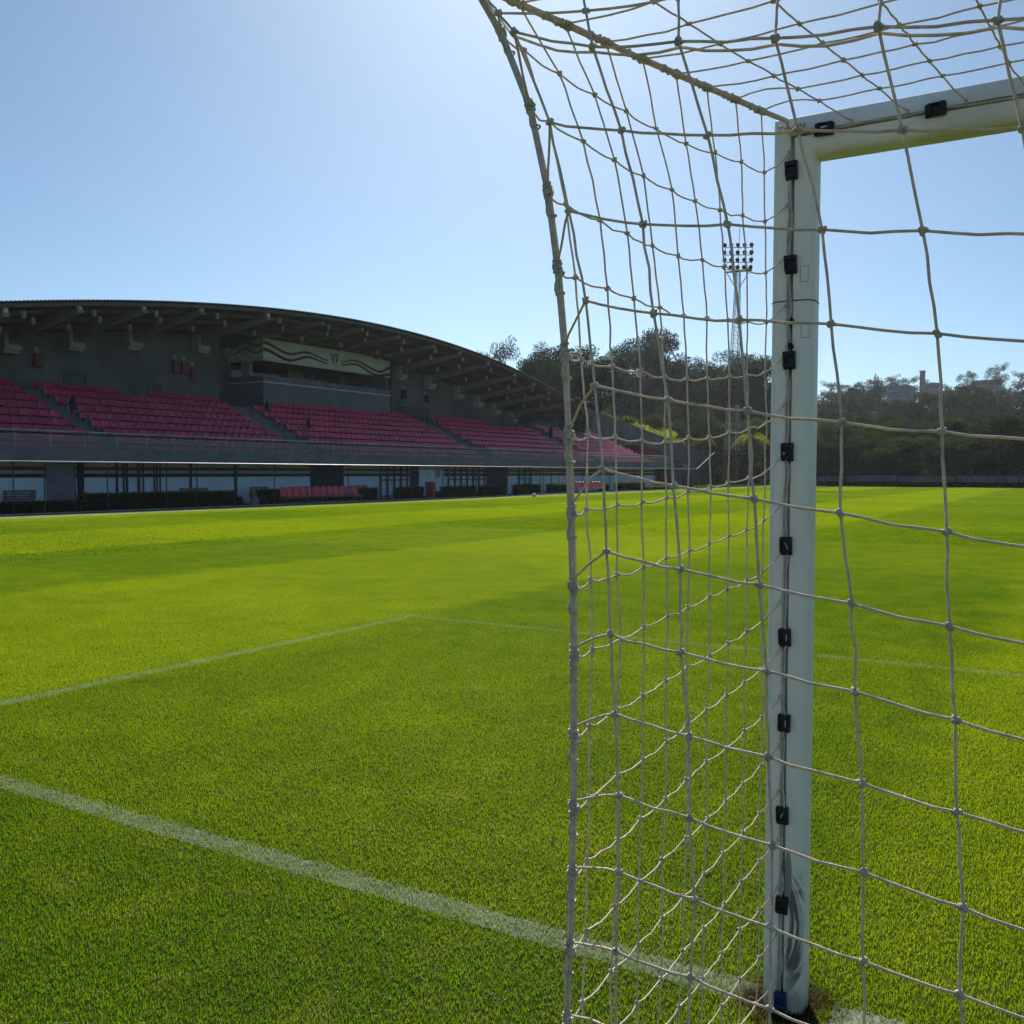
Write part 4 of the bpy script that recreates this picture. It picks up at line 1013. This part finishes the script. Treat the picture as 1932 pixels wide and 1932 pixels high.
# rubbish heap items in the gap right of the long hedge
for px, m, lb, s in ((1020, 'ledge', 'pale grey sack on the ground under the bench in the gap', .22), (1052, 'bag', 'black rubbish sack on the ground right of the grey sack', .26)):
    p = onX((px, 2020), -32.0); b = MB(); n = 12; v = []; rings = [(0, .75), (.2, 1), (.5, .95), (.75, .6), (.92, .2), (1.0, .28)]
    for t_, rr in rings:
        for k in range(n): an = 2*PI*k/n; q = s*rr*(1+.12*math.sin(3*an+t_*6)); v.append((q*math.cos(an), q*math.sin(an), t_*s*2.1))
    b.add(v, [(i*n+k, i*n+(k+1) % n, (i+1)*n+(k+1) % n, (i+1)*n+k) for i in range(5) for k in range(n)]+[tuple(range(n))[::-1], tuple(5*n+k for k in range(n))])
    tag(b.build('rubbish_sack', M[m], loc=(-32.0, p.y, 0), smooth=True), lb, 'sack')

# ------------------------------------------------------------------ floodlight tower
TB = onY((2921, 1900), 110); TX, TYY = TB.x, 110.0
tw = empty('floodlight_tower', (TX, TYY, 0), 0, 'tall tapering lattice floodlight mast seen through the net', 'floodlight')
tw.rotation_euler = (0, .0265, 0)
ZT = onY((2944, 1085), 110).z; ZTT = onY((2940, 985), 110).z
def tleg(z): f = z/ZT; return .78*(1-f)+.22*f
bands = [(0, 4.2, 'mastr'), (4.2, 9.6, 'mastw'), (9.6, 13.2, 'mastr'), (13.2, ZT, 'masts')]
for z0, z1, m in bands:
    b = MB(); nst = max(int((z1-z0)/.9), 2); lx = .4*0
    for k in range(nst):
        a, c = z0+(z1-z0)*k/nst, z0+(z1-z0)*(k+1)/nst; wa, wc = tleg(a), tleg(c); ca = [(wa, wa), (-wa, wa), (-wa, -wa), (wa, -wa)]; cc = [(wc, wc), (-wc, wc), (-wc, -wc), (wc, -wc)]
        for i in range(4):
            j = (i+1) % 4
            b.tube([(*ca[i], a), (*cc[i], c)], .036, 5, cap=False); b.tube([(*ca[i], a), (*cc[j], c)], .018, 4, cap=False); b.tube([(*ca[j], a), (*cc[i], c)], .018, 4, cap=False); b.tube([(*cc[i], c), (*cc[j], c)], .018, 4, cap=False)
    b.build('mast_section', M[m], tw)
b = MB(); hw = 1.55; rows_ = 4; cols_ = 5; dz = (ZTT-ZT)/3.4
rack = MB(); ang = .35
rxv = Vector((math.cos(ang), math.sin(ang), 0))
for r in range(rows_):
    z = ZT+.15+dz*r; rack.beam(rxv*-hw+Vector((0, 0, z)), rxv*hw+Vector((0, 0, z)), .07, .07)
for k in (-1, -.5, 0, .5, 1): rack.beam(rxv*hw*k+Vector((0, 0, ZT)), rxv*hw*k+Vector((0, 0, ZT+.3+dz*3)), .05, .05, up=(0, 1, 0))
rack.b2((-1.6, -.35, ZT-.06), (1.6, .35, ZT-.01))
for s in (-1, 1): rack.tube([(s*1.45, 0, ZT), (s*.2, 0, ZT-2.0)], .05, 5)
rack.tube([(0, 0, ZT), (0, 0, ZT+5.0)], .03, 5)
rk = rack.build('lamp_rack', M['masts'], tw)
lm = MB(); t_ = np.linspace(0, 2*PI, 14, endpoint=False)
pr = [(-.16, .05), (-.14, .13), (0, .22), (.11, .27), (.13, .27), (.09, .24)]
v = []; 
for yy_, rr in pr:
    for a in t_: v.append((rr*math.cos(a), -yy_, rr*math.sin(a)))
lm.add(v, [(i*14+k, i*14+(k+1) % 14, (i+1)*14+(k+1) % 14, (i+1)*14+k) for i in range(5) for k in range(14)]+[tuple(range(14)), tuple(5*14+k for k in range(14))[::-1]])
l0 = None
for r in range(rows_):
    for k in range(cols_):
        o = lm.build('floodlight', M['lamp'], rk, smooth=True) if l0 is None else l0.copy()
        if l0 is not None: COL.objects.link(o); o.parent = rk
        l0 = l0 or o; pz = ZT+.42+dz*r; q = rxv*(hw*(-1+.5*k)); o.location = (q.x, q.y-.25, pz); o.rotation_euler = (R(25), 0, random.uniform(-.5, .5))
# ------------------------------------------------------------------ trees
def limb(a, b_, r0, r1, mb, n=5, wob=.25):
    a, b_ = np.asarray(a, float), np.asarray(b_, float); ts = np.linspace(0, 1, n+1); P = a+(b_-a)*ts[:, None]; L_ = np.linalg.norm(b_-a)
    P[1:-1] += rng.normal(0, wob*L_*.1, (n-1, 3)); mb.tube(P, r0+(r1-r0)*ts, 6, cap=False); return P
def tree_gum(seed, H=24, leaves=9000, spread=.26, base=.40, sz=.34):
    global rng; old = rng; rng = np.random.default_rng(seed); tk = MB(); cr = MB(); P = limb((0, 0, -.3), (rng.normal(0, .04)*H, rng.normal(0, .04)*H, H*.86), H*.018, H*.004, tk, 8, .2); clumps = []
    nl = 15
    for k in range(nl):
        f = base+(.97-base)*(k+rng.random())/nl; i = min(int(f*8), 7); p = P[i]+(P[i+1]-P[i])*(f*8-i); an = rng.uniform(0, 2*PI); rr = H*spread*rng.uniform(.45, 1)*(1.15-.7*abs(f-.68)/.4)
        e = p+np.array([math.cos(an)*rr, math.sin(an)*rr, rr*rng.uniform(.35, .9)]); e[2] = min(e[2], H); Q = limb(p, e, H*.007, H*.0018, tk, 5, .5)
        clumps.append((e, H*rng.uniform(.06, .105)))
        for _ in range(3):
            q = Q[rng.integers(2, 6)]; e2 = q+rng.normal(0, 1, 3)*np.array([1, 1, .7])*H*.075; limb(q, e2, H*.0028, H*.001, tk, 3, .5); clumps.append((e2, H*rng.uniform(.04, .08)))
    clumps.append((P[-1], H*.06)); tot = sum(c[1]**2 for c in clumps); Ps = []
    for c, r in clumps:
        n = max(int(leaves*r*r/tot), 12); d = rng.normal(size=(n, 3)); d /= np.linalg.norm(d, axis=1)[:, None]; Ps.append(c+d*(r*rng.uniform(.25, 1.1, n)**.6)[:, None]*np.array([1.15, 1.15, .75]))
    cr.leaves(np.concatenate(Ps), sz); rng = old; return tk, cr
def tree_round(seed, H=10, leaves=4200, W=.42, sz=.30, low=.06):
    global rng; old = rng; rng = np.random.default_rng(seed); tk = MB(); cr = MB(); P = limb((0, 0, -.3), (rng.normal(0, .03)*H, rng.normal(0, .03)*H, H*.7), H*.03, H*.008, tk, 6, .3); Ps = []; cl = []
    for k in range(36):
        f = rng.uniform(low, 1); an = rng.uniform(0, 2*PI); rr = H*W*math.sqrt(max(1-((f-.45)/.62)**2, .05))*rng.uniform(.3, 1); e = np.array([math.cos(an)*rr, math.sin(an)*rr, H*f*.93]); cl.append((e, H*rng.uniform(.05, .125)))
        if f > .25: limb(P[min(int(f*5), 5)], e, H*.008, H*.002, tk, 4, .5)
    tot = sum(c[1]**2 for c in cl)
    for c, r in cl:
        n = max(int(leaves*r*r/tot), 10); d = rng.normal(size=(n, 3)); d /= np.linalg.norm(d, axis=1)[:, None]; Ps.append(c+d*(r*rng.uniform(.3, 1.1, n)**.5)[:, None]*np.array([1.1, 1.1, .8]))
    cr.leaves(np.concatenate(Ps), sz); rng = old; return tk, cr
def mk(name, gen, leafm, base):
    t = empty(name, base); tk, cr = gen; tk.build('trunk', M['bark'], t, smooth=True); cr.build('crown', M[leafm], t); return t
def place(proto, first, loc, scl, rz, label, cat, group):
    t = proto if first else copy_tree(proto)
    t.location = loc; t.rotation_euler = (0, 0, rz); t.scale = (scl[0], scl[0], scl[1]); return tag(t, label, cat, group)
gums = [mk('eucalyptus_tree', tree_gum(s, 24, lv, sp, bs, .62 if lv < 6000 else .42), 'leafA', (0, 0, 0)) for s, lv, sp, bs in ((11, 20000, .23, .24), (12, 13000, .25, .34), (13, 19000, .28, .28), (14, 5200, .27, .22))]
usedg = set()
GT = [((1997, 1358), 128, 3, 'lone sparse tree showing above the stand roof'), ((2113, 1430), 82, 0, 'dark tree rising just right of the stand roof curve'), ((2185, 1412), 88, 1, 'thin open tree left of the corner rope of the net'), ((2322, 1402), 94, 2, 'open grey tree just right of the corner rope of the net'), ((2410, 1418), 103, 0, 'rounded tree left of the tallest tree'), ((2257, 1434), 84, 0, 'dense dark tree added to shade the far seats, close behind the wall at the end of the stand roof'), ((2232, 1442), 79, 2, 'dark tree added to shade the far seats, touching the end of the stand roof'),  # last two entries: trees added to keep the sun off the far seats
 ((2480, 1400), 168, 1, 'narrow tree close against the left side of the tallest tree'), ((2545, 1342), 158, 2, 'tallest tree of the group behind the end of the stand'), ((2600, 1400), 170, 1, 'tree close against the right side of the tallest tree'), ((2690, 1412), 164, 0, 'dome-topped tree between the tallest tree and the floodlight mast'), ((2735, 1445), 172, 1, 'lower tree right of the dome-topped tree'),
 ((2797, 1476), 160, 2, 'low tree in the dip left of the floodlight mast'), ((2850, 1480), 170, 0, 'low tree just left of the floodlight mast foot'), ((2900, 1445), 166, 0, 'tree directly behind the floodlight mast'), ((2962, 1438), 160, 2, 'tree right of the floodlight mast'), ((3025, 1430), 172, 1, 'open tree between the floodlight mast and the goal post'), ((3090, 1455), 160, 2, 'tree half hidden by the left edge of the goal post')]
for k, (q, Y, g_, lb) in enumerate(GT):
    p = onY(q, Y); z0 = max(float(hill_h(p.x, Y)), 0)-.2; Hh = p.z-z0
    place(gums[g_], g_ not in usedg, (p.x, Y, z0), (Hh/24*(.95 if g_ else 1.05)*{0: .5, 1: .62, 2: .7}.get(k, 1), Hh/23.2), k*1.7, lb, 'tree', 'tall trees behind the stand'); usedg.add(g_)
rounds = [mk('broadleaf_tree', tree_round(s, 10, 7500, W), 'leafB', (0, 0, 0)) for s, W in ((21, .40), (22, .46), (23, .36))]
lit = mk('bright_shrub_tree', tree_round(24, 10, 9000, .5, .2), 'leafC', (0, 0, 0))
usedr = set()
def rnd(k, q, Y, lb, group, wf=1.0, g_=None):
    g_ = k % 3 if g_ is None else g_; p = onY(q, Y); Hh = p.z
    place(rounds[g_], g_ not in usedr, (p.x, Y, -.1), (Hh/10*wf, Hh/9.6), k*2.1, lb, 'tree', group); usedr.add(g_)
MT = [((2440, 1640), 124, 'leafy tree behind the top of the sloping end wall'), ((2520, 1668), 128, 'broad dark tree above the sloping end wall'), ((2590, 1672), 134, 'pale green tree above the middle of the sloping end wall'), ((2650, 1655), 124, 'dark rounded tree left of the small palm'), ((2720, 1628), 132, 'tall bushy tree behind the small palm'), ((2790, 1640), 138, 'dark bushy tree at the left of the floodlight mast'), ((2860, 1668), 126, 'bushy tree at the foot of the floodlight mast'), ((2930, 1690), 132, 'low bushy tree right of the floodlight mast'), ((3000, 1672), 136, 'bushy tree behind the drooping palm'), ((3070, 1690), 128, 'dark tree against the left edge of the goal post')]
for k, (q, Y, lb) in enumerate(MT): rnd(k, q, Y, lb, 'trees behind the end wall', 1.15)
NT_ = [(3240, 1690, 'dark tree just right of the goal post'), (3320, 1676, 'second dark tree right of the goal post'), (3395, 1690, 'dark tree close to the left rope column of the back net'), (3465, 1668, 'mid green tree in the dark row behind the far hedge'), (3540, 1684, 'low rounded tree in the dark row below the pale buildings'), (3610, 1672, 'broad tree in the dark row below the slim tower'), (3690, 1690, 'dark tree directly under the slim tower'), (3765, 1680, 'tree beside the right rope column of the back net'), (3840, 1668, 'tree right of the right rope column of the back net'), (3915, 1684, 'dark tree under the long curved roof'), (3990, 1670, 'dark tree near the right edge of the picture'), (4065, 1660, 'dark tree at the right edge of the picture'), (4150, 1680, 'dark tree cut by the right edge of the picture')]
for k, (px, py, lb) in enumerate(NT_): rnd(k+1, (px, py), 121+(k*5) % 9, lb, 'dark trees behind the far hedge', 1.35)
for k, px in enumerate((3280, 3430, 3580, 3730, 3880, 4030)):
    rnd(k, (px, 1745), 117.5, ['understorey tree low behind the far hedge, right of the goal post', 'understorey tree below the mid green tree', 'understorey tree below the broad tree', 'understorey tree left of the right rope column', 'understorey tree below the long curved roof', 'understorey tree near the right picture edge'][k], 'understorey trees at the far end', 1.5)
for k, (q, Y, lb, s) in enumerate([((2412, 1648), 116, 'bright yellow-green shrub on top of the sloping end wall', .8), ((2500, 1690), 118, 'second bright yellow-green shrub along the sloping end wall', .9), ((2455, 1660), 117, 'bright leafy bush behind the upper part of the sloping end wall', 1.2), ((2560, 1690), 119, 'bright leafy bush behind the middle of the sloping end wall', 1.3), ((2640, 1712), 118, 'bright leafy bush behind the lower part of the sloping end wall', 1.2), ((3750, 1775), 116.5, 'small bright green bush in front of the dark trees', .35)]):
    p = onY(q, Y); place(lit, k == 0, (p.x, Y, 0), (p.z/10*s, p.z/9.6), k*2, lb, 'tree', 'bright shrubs')
# palms
def palm(q, Y, lb, fr=15, L_=2.2, dry=False):
    p = onY(q, Y); t = empty('palm_tree', (p.x, Y, 0), 0, lb, 'palm', 'palms'); b = MB(); b.tube([(0, 0, -.1), (.05, 0, p.z*.5), (0, .05, p.z-.6)], [.2, .16, .13], 8); b.build('trunk', M['bark'], t, smooth=True)
    b = MB(); P = []
    for k in range(fr):
        an = 2*PI*k/fr+random.uniform(-.2, .2); up_ = random.uniform(.2, 1.0); 
        for s in np.linspace(.12, 1, 11):
            x = L_*s; z = up_*L_*.55*s*2*(1-s*.75)-.55*L_*s*s
            c = np.array([math.cos(an)*x, math.sin(an)*x, p.z-.7+z])
            for sd_ in (-1, 1):
                ln = .62*(1.1-abs(s-.45))*random.uniform(.8, 1.2); pe = np.array([-math.sin(an), math.cos(an), 0])*sd_
                tip = c+pe*ln*.55+np.array([math.cos(an), math.sin(an), 0])*ln*.4+np.array([0, 0, -ln*.85]); w_ = np.array([math.cos(an), math.sin(an), .2])*.045
                b.add([c-w_, c+w_, tip], [(0, 1, 2)])
    b.build('fronds', M['palm'], t)
palm((2815, 1735), 117, 'small bright palm lit by the sun behind the end wall', 16, 1.5); palm((3010, 1725), 118, 'palm with drooping yellow fronds left of the goal post', 11, 2.5)
# ------------------------------------------------------------------ hilltop buildings
BL = []
def bld(name, p0, p1, top, bot, Y, m, label, floors, bays, depth=12, roof=False, cat='building'):
    a = onY((p0, bot), Y); c = onY((p1, top), Y); wd, z0, z1 = c.x-a.x, a.z-6, c.z; BL.append((p0-6, p1+6, top-4, bot, Y)); t = empty(name, ((a.x+c.x)/2, Y+depth/2, z0), 0, label, cat); hh = z1-z0
    q = MB(); q.b2((-wd/2, -depth/2, 0), (wd/2, depth/2, hh)); q.build('wall', M[m], t)
    if roof == 'arch':
        q = MB(); n = 16; pr = [(-wd/2-.5+(wd+1)*k/n, hh+.02+wd*.07*math.sin(PI*k/n)) for k in range(n+1)]+[(wd/2+.5, hh+.003), (-wd/2-.5, hh+.003)]; q.prism([(x, z) for x, z in pr], -depth/2-.6, depth/2+.6, 1); q.build('roof', M['bwall'], t, recalc=True)
    else: q = MB(); q.b2((-wd/2-.2, -depth/2-.2, hh+.002), (wd/2+.2, depth/2+.2, hh+.5)); q.build('roof', M['bwall'], t)
    vis = onY((p0, top), Y).z-onY((p0, bot), Y).z
    for f in range(floors):
        for k in range(bays):
            x = -wd/2+wd*(k+.5)/bays; z = hh-vis+vis*(f+.5)/floors; q = MB(); q.b2((x-wd/bays*.22, -depth/2-.04, z-vis/floors*.25), (x+wd/bays*.22, -depth/2-.003, z+vis/floors*.25)); q.build('window', M['glass'], t)
bld('bell_tower', 3678, 3697, 1486, 1545, 470, 'btower', 'slim square tower standing on the hill skyline', 3, 1, 3.5, cat='tower')
bld('hill_building', 3550, 3640, 1547, 1590, 330, 'bwall', 'pale block with rows of windows left of the slim tower', 3, 8)
bld('hill_building', 3698, 3755, 1536, 1556, 400, 'bwall', 'long white building right of the slim tower', 1, 8)
bld('arched_hall', 3888, 3992, 1524, 1542, 430, 'bwall', 'long hall with a shallow curved roof on the hilltop at right', 1, 14, 20, 'arch')
# skyline trees one can tell apart
gs = empty('x'); bpy.data.objects.remove(gs)
SK = [((3990, 1452), 420, 3, .8, 'tall open tree on the skyline beside the curved roof'), ((3860, 1480), 410, 3, .8, 'thin tree on the skyline left of the curved roof'), ((4090, 1480), 400, 3, 1.1, 'tree on the skyline at the right picture edge'), ((3515, 1494), 380, 3, .35, 'narrow spire-like tree on the skyline left of the slim tower'), ((3580, 1502), 390, 3, 1.3, 'broad tree on the skyline left of the slim tower'), ((3620, 1506), 395, 3, 1.3, 'broad tree on the skyline touching the slim tower from the left'), ((3460, 1514), 300, 3, 1.5, 'dark domed tree highest on the near slope'), ((3330, 1520), 340, 3, 1.3, 'rounded tree on the hill right of the goal post'), ((3745, 1520), 420, 3, 1.4, 'rounded tree on the skyline right of the slim tower')]
for k, (q, Y, g_, wf, lb) in enumerate(SK):
    p = onY(q, Y); z0 = float(hill_h(p.x, Y))-.5; Hh = max(p.z-z0, 5); place(gums[g_], False, (p.x, Y, z0), (Hh/24*wf, Hh/23.5), k*1.3, lb, 'tree', 'skyline trees')
# the wooded slope as one mass
cw = MB(); r2 = np.random.default_rng(5); cnt = 0; Pall = []
def sky(px): return np.interp(px, [1900, 2250, 2600, 3000, 3150, 3225, 3290, 3400, 3500, 3620, 3700, 3800, 3900, 4096, 4400], [1620, 1520, 1470, 1500, 1560, 1585, 1545, 1530, 1525, 1525, 1535, 1540, 1540, 1525, 1530])
while cnt < 640:
    Y = r2.uniform(165, 440) if cnt % 3 else r2.uniform(150, 260); x = r2.uniform(-150-.2*Y, 60)
    z0 = float(hill_h(x, Y)); Hh = r2.uniform(6, 12) if x > -45 else r2.uniform(8, 17); q = proj((x, Y, z0+Hh))
    if q is None or not (1900 < q[0] < 4300): continue
    qb = proj((x, Y, z0+Hh*.9)); rad = Hh*.42/q[2]*FPX/K
    if q[1] < sky(q[0]): continue
    if any(a-rad < q[0] < c+rad and t0-10 < q[1] < b0 and Y < YY for a, c, t0, b0, YY in BL if Y < YY+15) and any(q[1] < b0-4 for a, c, t0, b0, YY in BL if a-rad < q[0] < c+rad): continue
    n = 1000; k_ = r2.integers(7, 12)
    cc = np.array([x, Y, z0])+np.stack([r2.normal(0, .22, k_)*Hh, r2.normal(0, .22, k_)*Hh, Hh*r2.uniform(.35, .88, k_)], 1)
    d = r2.normal(size=(n, 3)); d /= np.linalg.norm(d, axis=1)[:, None]; Pall.append(cc[r2.integers(0, k_, n)]+d*(Hh*.155*r2.uniform(.4, 1.1, n)**.5)[:, None]*np.array([1.15, 1.15, .8])); cnt += 1
cw.leaves(np.concatenate(Pall), .72); tag(cw.build('hillside_wood', M['hillwood']), kind='stuff')

# ------------------------------------------------------------------ haze
HZ = True
if HZ:
    b = MB(); b.b2((-420, -60, -1), (300, 660, 75)); m = bpy.data.materials.new('haze_air'); m.use_nodes = True; N = m.node_tree.nodes; L = m.node_tree.links
    N.remove(N['Principled BSDF']); pv = N.new('ShaderNodeVolumePrincipled'); pv.inputs['Color'].default_value = (.86, .92, 1, 1); pv.inputs['Density'].default_value = .00014; pv.inputs['Anisotropy'].default_value = .55
    L.new(pv.outputs[0], N['Material Output'].inputs['Volume']); tag(b.build('haze', m), kind='stuff')
